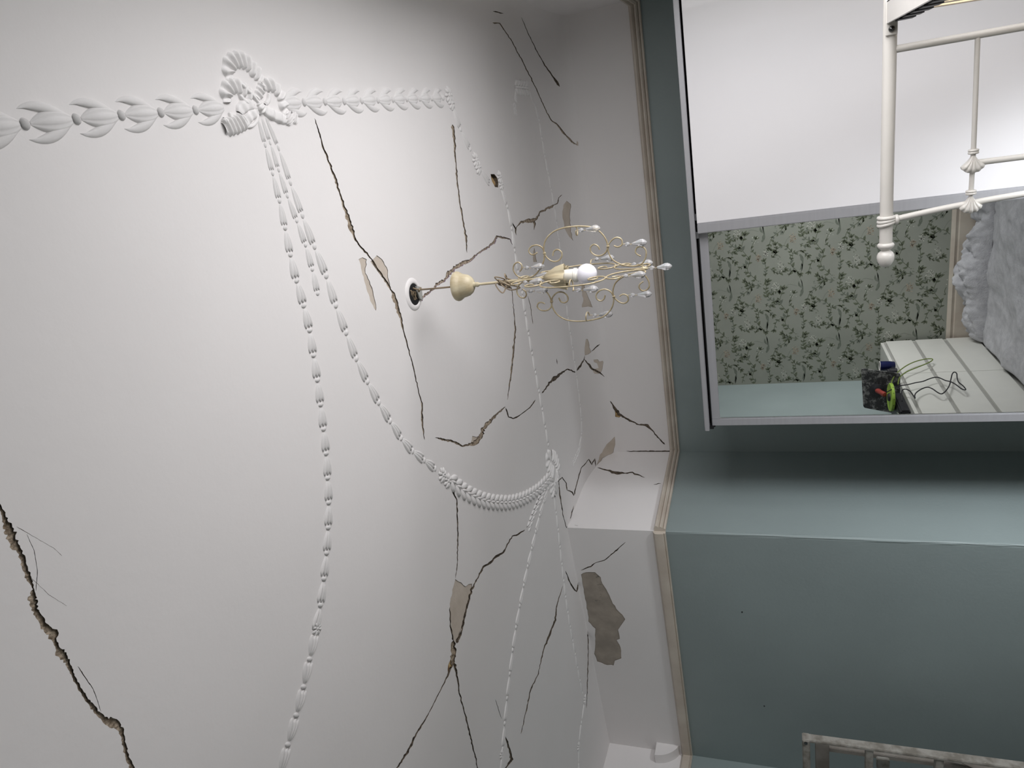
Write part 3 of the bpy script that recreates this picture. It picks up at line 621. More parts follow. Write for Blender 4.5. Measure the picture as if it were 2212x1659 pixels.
# ------------------------------------------------------------------ bed frame standing on its side
YF = 1.9
bed = thing('bed_frame', 'white metal bed frame tipped up on its side before the wardrobe', 'bed', (0.0, YF, 0))
def bp(x, y, Y=YF): return onY(x, y, Y)
def post(z):
    mb = MB(); r = 0.0145
    mb.lathe([(r, -0.40), (r, 0.392), (0.0175, 0.394), (0.0195, 0.398), (0.0175, 0.403), (0.012, 0.408), (0.0085, 0.411)], (0, YF, z), (-1, 0, 0), 28)
    o = mb.build('post', 'bed_white', bed, angle=50)
    b = MB(); b.lathe([(0.006, 0.409), (0.010, 0.411), (0.0165, 0.4165), (0.0193, 0.423), (0.0197, 0.429), (0.0178, 0.438), (0.0135, 0.446), (0.0075, 0.4515), (0, 0.453)], (0, YF, z), (-1, 0, 0), 28)
    b.build('ball_finial', 'bed_white', o, angle=60)
    c = MB(); sgn = -1 if z > 0.7 else 1
    for k, dx in enumerate((0.331, 0.3405, 0.3495)):
        ring = []
        for j in range(24):
            a = 2*PI*j/24; lean = (k-0)*0.004*(1+math.cos(a))*0.5
            ring.append((-dx+lean, YF+0.0165*math.sin(a), z+sgn*0.0165*math.cos(a)))
        c.tube(ring, 0.0047, 8, closed=True)
    c.lathe([(0.011, 0), (0.0125, 0.002), (0.0125, 0.006), (0.009, 0.009)], (-0.338, YF, z+sgn*0.018), (0, 0, sgn), 16)
    c.lathe([(0.010, 0), (0.008, 0.02)], (-0.338, YF, z+sgn*0.004), (0, 0, sgn), 12)
    c.build('scroll_collar', 'bed_white', o, angle=60)
ZT, ZB = 1.442, 0.040
post(ZT); post(ZB)
ZM = (ZT+ZB)/2
mb = MB(); mb.tube([(0.042, YF, ZT-0.012), (0.037, YF, ZM), (0.042, YF, ZB+0.012)], 0.0082, 14); mb.build('cross_rail', 'bed_white', bed)
sz = [1.268, 1.0, ZM, 2*ZM-1.0, 2*ZM-1.268]
def shell(mb, x, z, up=0):
    # fluted fan: apex at +X, scalloped edge towards -X
    for side in (1, -1):
        vs = []; nu, nv = 8, 25
        for i in range(nu+1):
            u = i/nu
            for j in range(nv):
                a = (j/(nv-1)-0.5)*2; fl = abs(math.cos(a*PI*2.5))
                rr = 0.041*u*(0.96+0.04*fl)*(1-0.16*a*a); ang = a*(0.34+0.40*u)
                X = x-rr*math.cos(ang)+0.0; Z = z+(0.0075+rr*0.88)*math.sin(ang)*(0.95)
                dep = (0.0072+0.0085*math.sin(min(1, u*1.05)*PI*0.62))*(0.80+0.20*fl)*(1-0.35*abs(a)**3)*(1 if u < 0.95 else 0.55)
                vs.append((X, YF-side*dep, Z))
        mb.add(vs, [(i*nv+j, i*nv+j+1, (i+1)*nv+j+1, (i+1)*nv+j) for i in range(nu) for j in range(nv-1)])
        if side == 1: first = vs
        else:
            rim = [(nu)*nv+j for j in range(nv)]; e = list(range(0, (nu+1)*nv, nv)); e2 = list(range(nv-1, (nu+1)*nv, nv))
            n0 = len(mb.v); loop = [first[k] for k in e]+[first[k] for k in rim]+[first[k] for k in e2[::-1]]; loop2 = [vs[k] for k in e]+[vs[k] for k in rim]+[vs[k] for k in e2[::-1]]
            L = len(loop); mb.add(loop+loop2, [(i, i+1, i+1+L, i+L) for i in range(L-1)])
    for k in range(2): mb.tube([(x+0.004+k*0.0052, YF+0.0082*math.sin(t), z+0.0082*math.cos(t)) for t in np.linspace(0, 2*PI, 17)[:-1]], 0.0032, 7, closed=True)
arch_x = lambda z: -0.340+0.040*(1-((z-ZM)/(ZT-ZM))**2)**0.5 if abs(z-ZM) < ZT-ZM else -0.340
def archx(z): s = abs(z-ZM)/(ZT-ZM); return -0.302-0.038*s**3
mb = MB(); mb.tube([(archx(z), YF, z) for z in np.linspace(ZT-0.012, ZB+0.012, 50)], 0.0072, 14); mb.build('top_rail', 'bed_white', bed)
mb = MB(); mb.tube([(-0.228, YF, z) for z in np.linspace(sz[0], sz[-1], 12)], 0.0068, 14); mb.build('middle_rail', 'bed_white', bed)
for i, z in enumerate(sz):
    mb = MB(); mb.tube([(0.040, YF, z+0.005), (-0.20, YF, z), (-0.300, YF, z)], 0.0054, 12); o = mb.build('spindle', 'bed_white', bed)
    for xx in (-0.209, archx(z)+0.018):
        s_ = MB(); shell(s_, xx, z); s_.build('shell_casting', 'bed_white', o, angle=50)
for z, sg in ((ZT, 1), (ZB, -1)):
    mb = MB(); zo = z+0.010*sg
    mb.bbox((0.096, -0.05, min(zo, zo-0.004*sg)), (0.142, YF-0.012, max(zo, zo-0.004*sg)), 0.001)
    mb.bbox((0.138, -0.05, min(zo, zo-0.04*sg)), (0.142, YF-0.012, max(zo, zo-0.04*sg)), 0.001)
    mb.bbox((0.072, YF-0.020, z-0.012), (0.142, YF-0.012, z+0.012), 0.001)
    o = mb.build('side_rail', 'bed_white', bed, angle=30)
    b = MB(); b.lathe([(0.0065, 0), (0.0065, 0.003), (0.005, 0.0055), (0, 0.007)], (0.084, YF-0.020, z), (0, -1, 0), 16); b.build('bolt', 'dark_bolt', o)
    for q in (0, 1): pass
for k in range(22):
    y = YF-0.050-k*0.084
    if y < 0: break
    mb = MB(); n = 10
    for i in range(n):
        za, zb_ = ZB+0.025+(ZT-ZB-0.055)*i/n, ZB+0.025+(ZT-ZB-0.055)*(i+1)/n
        bow = lambda z: 0.112-0.018*math.sin(PI*(z-ZB)/(ZT-ZB))
        xa, xb = bow(za), bow(zb_)
        mb.add([(xa, y-.020, za), (xa+.008, y-.020, za), (xa+.008, y+.020, za), (xa, y+.020, za), (xb, y-.020, zb_), (xb+.008, y-.020, zb_), (xb+.008, y+.020, zb_), (xb, y+.020, zb_)],
               [(0, 1, 5, 4), (1, 2, 6, 5), (2, 3, 7, 6), (3, 0, 4, 7)])
    o = mb.build('slat', 'slat_wood', bed, angle=60)
    for z5, z6 in ((ZT-0.042, ZT-0.002), (ZB+0.002, ZB+0.04)):
        h = MB(); h.bbox((0.097, y-.027, z5), (0.130, y+.027, z6), 0.004); h.build('slat_holder', 'black_rubber', o, angle=30)

# ------------------------------------------------------------------ chandelier
HX, HY = -0.315, 1.497
ch = thing('chandelier', 'cream wire chandelier with glass drops hanging by its flex', 'chandelier', (HX, HY, 1.93))
mb = MB(); mb.tube(spline([(HX+0.006, HY, 2.535), (HX+0.001, HY, 2.520), (HX, HY, 2.48), (HX, HY, 2.415)], 5), 0.0022, 8); mb.tube([(HX-.004+0.008*t, HY+0.003*math.sin(9*t), 2.522-0.006*t) for t in np.linspace(0, 1, 8)], 0.0026, 6)
mb.build('flex', 'flex_bronze', ch)
def hz(x): return onY(x, 612, HY)[2]
mb = MB(); z = hz(985)
mb.lathe([(0.0, z-0.001), (0.028, z+0.0005), (0.0345, z+0.001), (0.0358, z-0.003), (0.0350, z-0.007), (0.0318, z-0.012), (0.0292, z-0.016), (0.0285, z-0.0175), (0.0272, z-0.024), (0.0248, z-0.032), (0.0200, z-0.039), (0.0135, z-0.0435), (0.0070, z-0.0455), (0.0055, z-0.050), (0.0, z-0.051)], (HX, HY, 0), (0, 0, 1), 36)
mb.build('ceiling_cup', 'cream_metal', ch, angle=50)
mb = MB(); mb.lathe([(0.0055, hz(1030)+.004), (0.0062, hz(1030)-.002), (0.0032, hz(1031)-.006), (0.0032, hz(1075)), (0.004, hz(1112)), (0.0028, hz(1120)), (0.0028, hz(1190))], (HX, HY, 0), (0, 0, 1), 14); mb.build('stem', 'cream_metal', ch)
mb = MB(); rnd = random.Random(3); zc = hz(1093)
pts = [(HX+rnd.gauss(0, .0095), HY+rnd.gauss(0, .0095), zc+rnd.gauss(0, .011)) for _ in range(30)]
mb.tube(spline(pts, 6), 0.0015, 6); mb.build('tangled_wire', 'flex_bronze', ch)
z = [2860]
def zp(zx, zy):                              # points traced on the side arm -> radius, height
    p = onY(860+zx*0.27125, 440+zy*0.27125, HY); return (p[0]-HX, p[2])
cA = [zp(*p) for p in ((968,540),(985,515),(982,485),(955,467),(925,485),(918,530),(950,575),(1010,596),(1085,570),(1135,510),(1163,440),(1162,385),(1145,348),(1105,330),(1060,342),(1040,375),(1058,403),(1085,404),(1108,388))]
cB = [zp(*p) for p in ((1232,415),(1240,380),(1270,366),(1300,385),(1303,420),(1278,452),(1235,460),(1190,435),(1166,395),(1160,345),(1180,280),(1235,225),(1310,195),(1400,181),(1480,180),(1550,190),(1612,228),(1652,280),(1668,335),(1655,385),(1615,413),(1570,410),(1535,382),(1533,345),(1560,325),(1590,338),(1605,365))]
cC = [zp(*p) for p in ((1718,335),(1750,345),(1780,328),(1783,295),(1762,273),(1730,272),(1695,298),(1672,340),(1678,395),(1715,452),(1790,488),(1880,497),(1940,478),(1972,425),(1972,370),(1940,342),(1905,347),(1890,378),(1902,402),(1932,418))]
# the traced curves lie on a line that tilts with the chandelier: take the axis out
r0 = min(r for r, _ in cA); 
def arm(az, first=False):
    c, s = math.cos(az), math.sin(az); tr = lambda q: (HX+q[0]*c, HY+q[0]*s, q[1])
    mb = MB()
    for crv in (cA, cB, cC): mb.tube([tr(q) for q in spline([(r, z_) for r, z_ in crv], 5)], 0.0017, 8)
    # small collars where the scrolls are bound together
    for q in (cB[8], cC[7]): mb.lathe([(0.0026, -0.003), (0.0026, 0.003)], tr(q), (0, 0, 1), 10)
    # short hook ring standing out from the widest point, at right angles to the arm
    rb, zb_ = cB[13]; ring = []
    for t in np.linspace(0, 1.55*PI, 14): ring.append((HX+(rb-0.010+0.010*math.cos(t))*c-0.012*math.sin(t)*s, HY+(rb-0.010+0.010*math.cos(t))*s+0.012*math.sin(t)*c, zb_-0.002-0.004*t/5))
    mb.tube(ring, 0.0015, 7)
    a = mb.build('arm', 'antique_cream', ch, angle=60)
    e = ring[-1]
    return [tr(cA[1]), tr(cC[2]), e, a]
def drop(p, size=1.0, rot=0.0, parent=None):
    x, y, z_ = p
    w_ = MB(); w_.tube([(x, y, z_+0.001), (x+0.0015, y, z_-0.006), (x, y, z_-0.010)], 0.0007, 5); 
    w_.tube([(x, y, z_-0.015), (x-0.001, y, z_-0.020), (x, y, z_-0.024)], 0.0007, 5)
    wo = w_.build('drop_wire', 'antique_cream', ch)
    b = MB(); b.lathe([(0, 0.0055), (0.003, 0.0045), (0.0052, 0), (0.003, -0.0045), (0, -0.0055)], (x, y, z_-0.0125), (0, 0, 1), 8); b.build('glass_bead', 'crystal', wo, smooth=False)
    d = MB(); s = size
    d.lathe([(0, 0.016*s), (0.0022*s, 0.0155*s), (0.0048*s, 0.007*s), (0.0078*s, -0.002*s), (0.0080*s, -0.007*s), (0.0060*s, -0.012*s), (0.0025*s, -0.0155*s), (0, -0.0165*s)], (x, y, z_-0.0385), (0, 0, 1), 10)
    d.build('pear_drop', 'crystal', wo, smooth=False)
for az in (0.0, PI/2, PI, -PI/2):
    A_, C_, B_, a = arm(az)
    for q in (A_, C_, B_): drop(q)
pc = onY(1400, 577, HY); drop((HX, HY, pc[2]+0.004))
mb = MB(); z0_ = hz(1385)
mb.lathe([(0.001, z0_+0.012), (0.004, z0_+0.006), (0.0035, z0_-0.002), (0.006, z0_-0.008), (0.003, z0_-0.014), (0.0015, z0_-0.018)], (HX, HY, 0), (0, 0, 1), 12)
mb.build('end_boss', 'antique_cream', ch)
za, zb_, zc_ = hz(1178), hz(1215), hz(1248)
mb = MB()
def petal_cup(R0, R1, zt_, zb2, k, ph):
    def fn(a, h):
        t = (zt_-h)/(zt_-zb2); return 1+0.22*t*math.cos(k*(a+ph))+0.05*math.sin(3*k*a)*t
    mb.lathe([(R0, zt_), (R0+(R1-R0)*.5, zt_-(zt_-zb2)*.25), (R1*.95, zt_-(zt_-zb2)*.6), (R1*1.06, zb2), (R1*.98, zb2+.001), (R1*.85, zt_-(zt_-zb2)*.6), (R0*.9, zt_-(zt_-zb2)*.1)], (HX, HY, 0), (0, 0, 1), 48, fn=fn)
petal_cup(0.007, 0.024, za, zb_-0.012, 5, 0.3)
mb.build('leaf_cup', 'cream_metal', ch, angle=70)
mb = MB(); mb.lathe([(0.012, zb_+0.012), (0.0145, zb_+0.008), (0.0145, zc_+0.006), (0.0160, zc_+0.005), (0.0160, zc_-0.000), (0.0142, zc_-0.002), (0.0135, zc_-0.012), (0, zc_-0.012)], (HX, HY, 0), (0, 0, 1), 28); mb.build('lamp_holder', 'holder_white', ch, angle=40)
mb = MB(); R_ = 0.0235; zb3 = hz(1270)
mb.lathe([(0.013, zb3+0.026), (0.0135, zb3+0.020)]+[(R_*math.sin(t), zb3+R_*math.cos(t)) for t in np.linspace(0.62, PI, 18)], (HX, HY, 0), (0, 0, 1), 32); mb.build('globe_bulb', 'bulb_glass', ch, angle=80)

# broken-out ceiling rose hole with fitting
rx, ry = px2c(893, 636); rc = cpt(rx, ry)
rose = thing('ceiling_rose', 'round white ceiling rose with a broken black junction hole', 'ceiling rose', rc)
mb = MB(); mb.lathe([(0.026, 0.0), (0.027, 0.003), (0.030, 0.0045), (0.037, 0.003), (0.041, 0.0), (0.043, -0.004)], rc, (0, 0, -1), 36); mb.build('rim', 'ceiling_paint', rose, angle=60)
mb = MB(); mb.lathe([(0.0, -0.012), (0.0268, -0.010), (0.0268, 0.003)], rc, (0, 0, -1), 30); mb.build('black_hole', 'black', rose)
mb = MB(); rnd = random.Random(9)
mb.add([(rc[0]+0.006, rc[1]+0.006, rc[2]-0.010), (rc[0]+0.019, rc[1]+0.008, rc[2]-0.009), (rc[0]+0.010, rc[1]+0.028, rc[2]-0.012), (rc[0]-0.022, rc[1]+0.024, rc[2]-0.010), (rc[0]-0.014, rc[1]+0.012, rc[2]-0.009),
        (rc[0]+0.006, rc[1]+0.006, rc[2]-0.006), (rc[0]+0.019, rc[1]+0.008, rc[2]-0.005), (rc[0]+0.010, rc[1]+0.028, rc[2]-0.008), (rc[0]-0.022, rc[1]+0.024, rc[2]-0.006), (rc[0]-0.014, rc[1]+0.012, rc[2]-0.005)],
       [(0, 1, 2, 3, 4), (9, 8, 7, 6, 5)]+[(i, (i+1) % 5, (i+1) % 5+5, i+5) for i in range(5)]); mb.build('broken_plate', 'recess_grey', rose, smooth=False)
mb = MB()
for k in range(7):
    p = [(rc[0]+rnd.uniform(-.016, .016), rc[1]+rnd.uniform(-.016, .014), rc[2]-rnd.uniform(-.002, .007)) for _ in range(4)]; mb.tube(spline(p, 4), 0.0013, 5)
mb.build('loose_wires', 'flex_bronze', rose)

# ------------------------------------------------------------------ plaster garlands
def mesh_of(name, vs, fs, m='moulding_paint', ang=60):
    me = bpy.data.meshes.new(name); me.from_pydata([tuple(v) for v in vs], [], fs); me.materials.append(MATS[m])
    bm = bmesh.new(); bm.from_mesh(me); bmesh.ops.recalc_face_normals(bm, faces=bm.faces)
    for f in bm.faces: f.smooth = True
    bm.to_mesh(me); bm.free(); return me
def grid_mesh(name, fn, nu, nv):
    vs = [fn(i/nu, -1+2*j/nv) for i in range(nu+1) for j in range(nv+1)]
    fs = [(i*(nv+1)+j, i*(nv+1)+j+1, (i+1)*(nv+1)+j+1, (i+1)*(nv+1)+j) for i in range(nu) for j in range(nv)]
    return vs, fs
def husk_fn(u, v):                           # bell flower: narrow start, three pointed petals
    lob = abs(math.cos(1.5*PI*v)); w_ = 0.13+0.30*math.sin(PI*0.5*min(1, u*1.15))
    if u > 0.85: w_ *= 1+0.06*lob
    x = u*(0.82+0.18*lob); h = (0.20+0.22*math.sin(PI*min(1, u*0.9)))*(0.45+0.55*lob)*math.sqrt(max(0, 1-abs(v)**2.6))
    if u == 0 or abs(v) == 1: h = -0.02
    if u == 1: h *= 0.75
    return (x, v*w_, h)
def close_end(vs, fs, nu, nv):
    b = nu*(nv+1); n = len(vs)
    for j in range(nv+1): q = vs[b+j]; vs.append((q[0]-0.03, q[1], -0.03))
    for j in range(nv): fs.append((b+j, b+j+1, n+j+1, n+j))
a, b = grid_mesh('h', husk_fn, 7, 14); close_end(a, b, 7, 14); ME_husk = mesh_of('husk', a, b)
def bead_fn(u, v):
    th = PI*u; return (0.5-0.5*math.cos(th), v*0.5*math.sin(th)*(1.0), 0.40*math.sin(th)*math.sqrt(max(0, 1-v*v))-0.02)
a, b = grid_mesh('b', bead_fn, 6, 8); ME_bead = mesh_of('bead', a, b)
def tulip():
    def core(u, v):
        w_ = 0.34*math.sin(PI*(u*0.86+0.10))**0.8; g = 1-0.28*math.exp(-((abs(v)-0.38)/0.09)**2)
        return (u, v*w_, (0.30*math.sin(PI*(u*0.88+0.08))*g)*math.sqrt(max(0, 1-v*v))-0.015)
    V_, F_ = grid_mesh('', core, 9, 14)
    for sd in (1, -1):
        def leafp(u, v, sd=sd):
            cxx = u*1.10; cyy = sd*(0.06+0.37*math.sin(PI*0.62*u)); w_ = 0.21*math.sin(PI*u)**0.7*(1-0.2*u)+0.004
            return (cxx+0.10*v*sd*u, cyy+v*w_, (0.05+0.17*math.sin(PI*u))*math.sqrt(max(0, 1-v*v))*(1-0.15*v*sd)-0.015)
        a, b = grid_mesh('', leafp, 9, 8); n = len(V_); V_ += a; F_ += [tuple(i+n for i in f) for f in b]
    return mesh_of('tulip_leaf', V_, F_)
ME_tulip = tulip()
def laurel():
    V_, F_ = [], []
    for sd in (1, -1):
        def lf(u, v, sd=sd):
            w_ = 0.24*math.sin(PI*min(1, u*0.96+0.04))**0.65
            cxx = 0.95*u; cyy = sd*(0.10+0.34*math.sin(PI*0.55*u))
            return (cxx, cyy+v*w_, (0.08+0.26*math.sin(PI*u))*math.sqrt(max(0, 1-v*v))*(0.8+0.2*abs(v))-0.015)
        a, b = grid_mesh('', lf, 7, 8); n = len(V_); V_ += a; F_ += [tuple(i+n for i in f) for f in b]
    def cr(u, v): return (0.15+0.6*u, v*0.13*math.sin(PI*u)**.6, 0.36*math.sin(PI*u)**.6*math.sqrt(max(0, 1-v*v))-0.01)
    a, b = grid_mesh('', cr, 5, 6); n = len(V_); V_ += a; F_ += [tuple(i+n for i in f) for f in b]
    return mesh_of('laurel_leaf', V_, F_)
ME_laurel = laurel()
def rosette():
    V_, F_ = [], []
    for k in range(8):
        a0 = 2*PI*k/8
        def pf(u, v, a0=a0):
            r = 0.08+0.40*u; aa = a0+0.36*v*(0.5+0.5*math.sin(PI*min(1, u+.1))); h = 0.10+0.22*math.sin(PI*(0.2+0.75*u))*math.sqrt(max(0, 1-v*v*.95))
            if u in (0, 1) or abs(v) == 1: h = 0.03
            return (0.5+r*math.cos(aa), r*math.sin(aa), h)
        a, b = grid_mesh('', pf, 5, 6); n = len(V_); V_ += a; F_ += [tuple(i+n for i in f) for f in b]
    def cf(u, v): th = PI*u; return (0.5-0.13*math.cos(th), v*0.13*math.sin(th), 0.1+0.24*math.sin(th)*math.sqrt(max(0, 1-v*v)))
    a, b = grid_mesh('', cf, 6, 6); n = len(V_); V_ += a; F_ += [tuple(i+n for i in f) for f in b]
    return mesh_of('rosette', V_, F_)
ME_ros = rosette()
def frames(pxs, n=14):
    uv = [px2c(*p) for p in pxs]; P2 = spline([(u, v, 0) for u, v in uv], n)
    pts = [cpt(q[0], q[1]) for q in P2]; nr = [cnorm(q[0], q[1]) for q in P2]
    s = [0]
    for i in range(1, len(pts)): s.append(s[-1]+float(np.linalg.norm(pts[i]-pts[i-1])))
    return pts, nr, s
def at(fr, d):
    pts, nr, s = fr; d = min(max(d, 0), s[-1]-1e-6)
    i = max(j for j in range(len(s)) if s[j] <= d); i = min(i, len(s)-2); t = (d-s[i])/max(1e-9, s[i+1]-s[i])
    return pts[i]*(1-t)+pts[i+1]*t, nr[i]*(1-t)+nr[i+1]*t
def place(me, name, parent, fr, d0, L, W, HH, flip=False, yoff=0.0):
    a, na = at(fr, d0); b, nb = at(fr, d0+L)
    if flip: a, b = b, a
    t = b-a; Lr = np.linalg.norm(t)
    if Lr < 1e-5: return None
    n = na+nb; x = Vector(t/Lr); z_ = Vector(n).normalized(); z_ = (z_-x*z_.dot(x)).normalized(); y = z_.cross(x)
    o = bpy.data.objects.new(name, me); COL.objects.link(o); o.parent = parent
    m = Matrix.Identity(4)
    org = Vector(a)+y*yoff-Vector(parent.location)
    for i in range(3): m[i][0] = x[i]*L; m[i][1] = y[i]*W; m[i][2] = z_[i]*HH*0.72; m[i][3] = org[i]
    o.matrix_basis = m; return o
def garland(label, pxs, per, kind, wd0, flip=False, start=0.0, group=None, hk=None, grow=1.0):
    fr = frames(pxs); tot = fr[2][-1]; g = thing('plaster_garland', label, 'garland', fr[0][0]); d = start
    while d < tot-per*0.5:
        wd = wd0*(grow+(1-grow)*min(1, d/0.26))
        if kind == 'husk':
            place(ME_husk, 'husk', g, fr, d, per*0.78, wd, (hk or wd*0.55), flip)
            place(ME_bead, 'bead', g, fr, d+per*(0.80 if not flip else 0.80), per*0.19, wd*0.52, wd*0.45)
        elif kind == 'tulip':
            place(ME_tulip, 'tulip_leaf', g, fr, d, per*0.80, wd, wd*0.80, flip)
            place(ME_bead, 'bead', g, fr, d+per*0.82, per*0.17, wd*0.36, wd*0.42)
        elif kind == 'laurel':
            place(ME_laurel, 'laurel_leaf', g, fr, d, per*1.22, wd, wd*1.0, flip)
        d += per
    return g, fr
def knot(g, px, size, n=1):
    fr = frames([(px[0]-3, px[1]), (px[0]+3, px[1]+0.5)], 4); c, nn = at(fr, fr[2][-1]/2)
    fr2 = ([c-np.array([size/2, 0, 0]), c+np.array([size/2, 0, 0])], [nn, nn], [0, size])
    o = place(ME_ros, 'rosette', g, fr2, 0, size*0.999, size, size*0.6); return o
g, _ = garland('garland of large tulip leaves from the frame edge to the bow', [(482,232),(450,236),(375,241),(290,247),(200,254),(100,264),(5,272),(-60,280)], 0.073, 'tulip', 0.043)
g, _ = garland('garland of tulip leaves from the bow to the corner knot', [(612,224),(640,222),(690,220),(740,219),(785,217),(825,216),(865,214),(903,213),(940,212),(962,211)], 0.0735, 'tulip', 0.046)
knot(g, (968, 205), 0.05); knot(g, (974, 222), 0.045)
g, _ = garland('straight garland of slim husks from the corner knot past the brown hole', [(978,232),(988,262),(1003,298),(1018,326),(1027,338)], 0.075, 'husk', 0.032)
knot(g, (1026, 345), 0.05); knot(g, (1032, 361), 0.05)
for seg in ([(1038,368),(1048,382),(1058,396)],):
    fr = frames(seg); place(ME_husk, 'husk', g, fr, 0, fr[2][-1]*0.95, 0.035, 0.016)
g, _ = garland('slim husk garland passing behind the chandelier to the rope ring', [(1083,408),(1094,440),(1103,480),(1110,530),(1117,575),(1126,620),(1135,680),(1146,745),(1156,800),(1165,850),(1174,900),(1182,945),(1187,980)], 0.077, 'husk', 0.030)
knot(g, (1078, 382), 0.045); knot(g, (1082, 398), 0.042)
g, _ = garland('thin outer garland close to the cove above the wardrobe', [(1143,196),(1150,215),(1160,238),(1166,268),(1176,330),(1188,395),(1200,460),(1213,560),(1224,660),(1236,745),(1246,815),(1254,880),(1257,930),(1252,965)], 0.068, 'husk', 0.020)
fr = frames([(1254,955),(1250,975),(1243,990),(1238,1002)]); 
for k in range(6): place(ME_laurel, 'laurel_leaf', g, fr, k*fr[2][-1]/6, fr[2][-1]/5, 0.022, 0.014)
g, _ = garland('short hooked garland piece beside the right-hand cove', [(1112,188),(1122,189),(1132,190),(1141,191)], 0.030, 'laurel', 0.045)
fr = frames([(1114,195),(1114,222)]); place(ME_husk, 'husk', g, fr, 0, fr[2][-1]*0.95, 0.026, 0.014)
fr = frames([(1111,222),(1114,248)])
for k in range(3): place(ME_laurel, 'laurel_leaf', g, fr, k*fr[2][-1]/3, fr[2][-1]/2.3, 0.026, 0.014)
g, _ = garland('longest husk garland, leftmost of the three strands under the bow', [(557,258),(566,290),(577,330),(588,372),(597,410),(606,445),(615,490),(624,535),(634,585),(645,620),(657,665),(667,705),(675,755),(684,812),(692,870),(699,930),(705,985),(708,1040),(710,1095),(708,1150),(704,1210),(697,1268),(690,1318),(684,1345)], 0.0485, 'husk', 0.031, grow=0.45)
knot(g, (684, 1357), 0.03)
garland('lower end of the longest husk garland below its small rosette', [(680,1372),(668,1425),(655,1485),(638,1550),(618,1620),(602,1680)], 0.0475, 'husk', 0.033, flip=True)
g, _ = garland('shortest strand under the bow, ending in a loose tip', [(565,255),(577,290),(589,325),(600,362),(612,400),(625,436),(640,475),(653,510),(666,550),(678,597),(686,635),(692,658)], 0.0475, 'husk', 0.024, grow=0.55)
garland('husk garland sweeping right from the bow to the leafy swag', [(573,252),(588,285),(602,322),(615,360),(628,398),(641,432),(653,466),(667,505),(682,540),(697,575),(712,620),(728,668),(745,712),(763,760),(784,805),(806,848),(829,888),(853,925),(878,962),(905,985),(930,1005),(948,1018)], 0.063, 'husk', 0.031, grow=0.45)
g, _ = garland('leafy laurel swag curving round to the rope ring', [(972,1036),(990,1052),(1015,1068),(1045,1080),(1075,1085),(1105,1084),(1135,1074),(1160,1058),(1178,1040),(1190,1025)], 0.036, 'laurel', 0.040)
knot(g, (955, 1026), 0.045); knot(g, (966, 1038), 0.045)
g, _ = garland('short leafy strand hanging from the rope ring beside a crack', [(1190,1028),(1180,1046),(1168,1072),(1154,1105),(1142,1138)], 0.030, 'laurel', 0.026)
g, _ = garland('long husk strand running from the rope ring to the frame edge', [(1192,1032),(1182,1062),(1168,1105),(1157,1150),(1145,1200),(1133,1255),(1122,1312),(1112,1370),(1104,1430),(1097,1490),(1091,1550),(1086,1610),(1082,1680)], 0.072, 'husk', 0.030)
knot(g, (1083, 1629), 0.03)
g, _ = garland('thin husk strand from the rope ring towards the chimney breast', [(1197,1075),(1203,1120),(1209,1175),(1215,1230),(1222,1290),(1231,1350),(1240,1400),(1249,1450),(1258,1495)], 0.075, 'husk', 0.026)
knot(g, (1263, 1510), 0.045)
g, _ = garland('last thin husk strand at the chimney breast, below its rosette', [(1262,1522),(1256,1560),(1251,1600),(1250,1640),(1250,1690)], 0.085, 'husk', 0.026, flip=True)
knot(g, (1249, 1612), 0.04)
def band(pxs, wpx, hh, ruf=0.0, nr=8, n=10, parent=None, name='ribbon_loop', twist=0.0):
    """relief ribbon swept along a traced path; ruf = depth of the ruffles, nr = how many"""
    fr = frames(pxs, n); tot = fr[2][-1]; m = max(24, int(nr*8) if ruf else 24); k = 9; vs = []
    wm = 1.12*np.linalg.norm(cpt(*px2c(pxs[0][0]+wpx, pxs[0][1]))-cpt(*px2c(*pxs[0])))
    for i in range(m+1):
        t = i/m; p, nn = at(fr, tot*t); p2, _ = at(fr, min(tot, tot*t+tot/m)); p1, _ = at(fr, max(0, tot*t-tot/m))
        tg = (p2-p1)/max(1e-9, np.linalg.norm(p2-p1)); nn = nn/np.linalg.norm(nn); sd = np.cross(nn, tg)
        taper = min(1, 0.62+3*t, 0.62+3*(1-t)); ph = nr*t*2*PI
        for j in range(k+1):
            v = -1+2*j/k; rf = 1-ruf*(0.5-0.5*math.cos(ph+twist*v)); ed = 1+0.10*ruf*math.cos(ph)
            h = hh*math.sqrt(max(0, 1-v**4))*rf*taper-0.001
            vs.append(p+sd*v*wm/2*taper*ed+nn*h)
    fs = [(i*(k+1)+j, i*(k+1)+j+1, (i+1)*(k+1)+j+1, (i+1)*(k+1)+j) for i in range(m) for j in range(k)]
    me = mesh_of(name, vs, fs); return link(name, me, parent)
bc = cpt(*px2c(562, 222))
bow = thing('plaster_bow', 'ruffled plaster ribbon bow between the two tulip garlands', 'plaster bow', bc)
Zb = lambda L: [(460+.1356*x, 100+.1356*y) for x, y in L]
band(Zb([(262,540),(235,430),(235,330),(300,235),(420,215),(540,270),(630,370),(700,450),(760,550)]), 22, 0.011, 0.75, 9, parent=bow, twist=1.6)
band(Zb([(760,540),(770,620),(740,720),(690,830)]), 13, 0.008, 0.6, 4, parent=bow, twist=1.0)
band(Zb([(640,850),(540,760),(440,670),(320,630),(220,670),(190,770),(215,900)]), 19, 0.011, 0.75, 7, parent=bow, twist=1.6)
band(Zb([(770,640),(870,610),(960,640),(1040,740),(1090,850),(1110,960),(1150,1080)]), 17, 0.011, 0.7, 6, parent=bow, twist=1.6)
band(Zb([(255,1050),(280,1120),(340,1180)]), 7, 0.005, parent=bow)
band(Zb([(690,960),(600,930),(500,950),(430,1010),(410,1070)]), 15, 0.009, 0.35, 3, parent=bow, name='ribbon_tail')
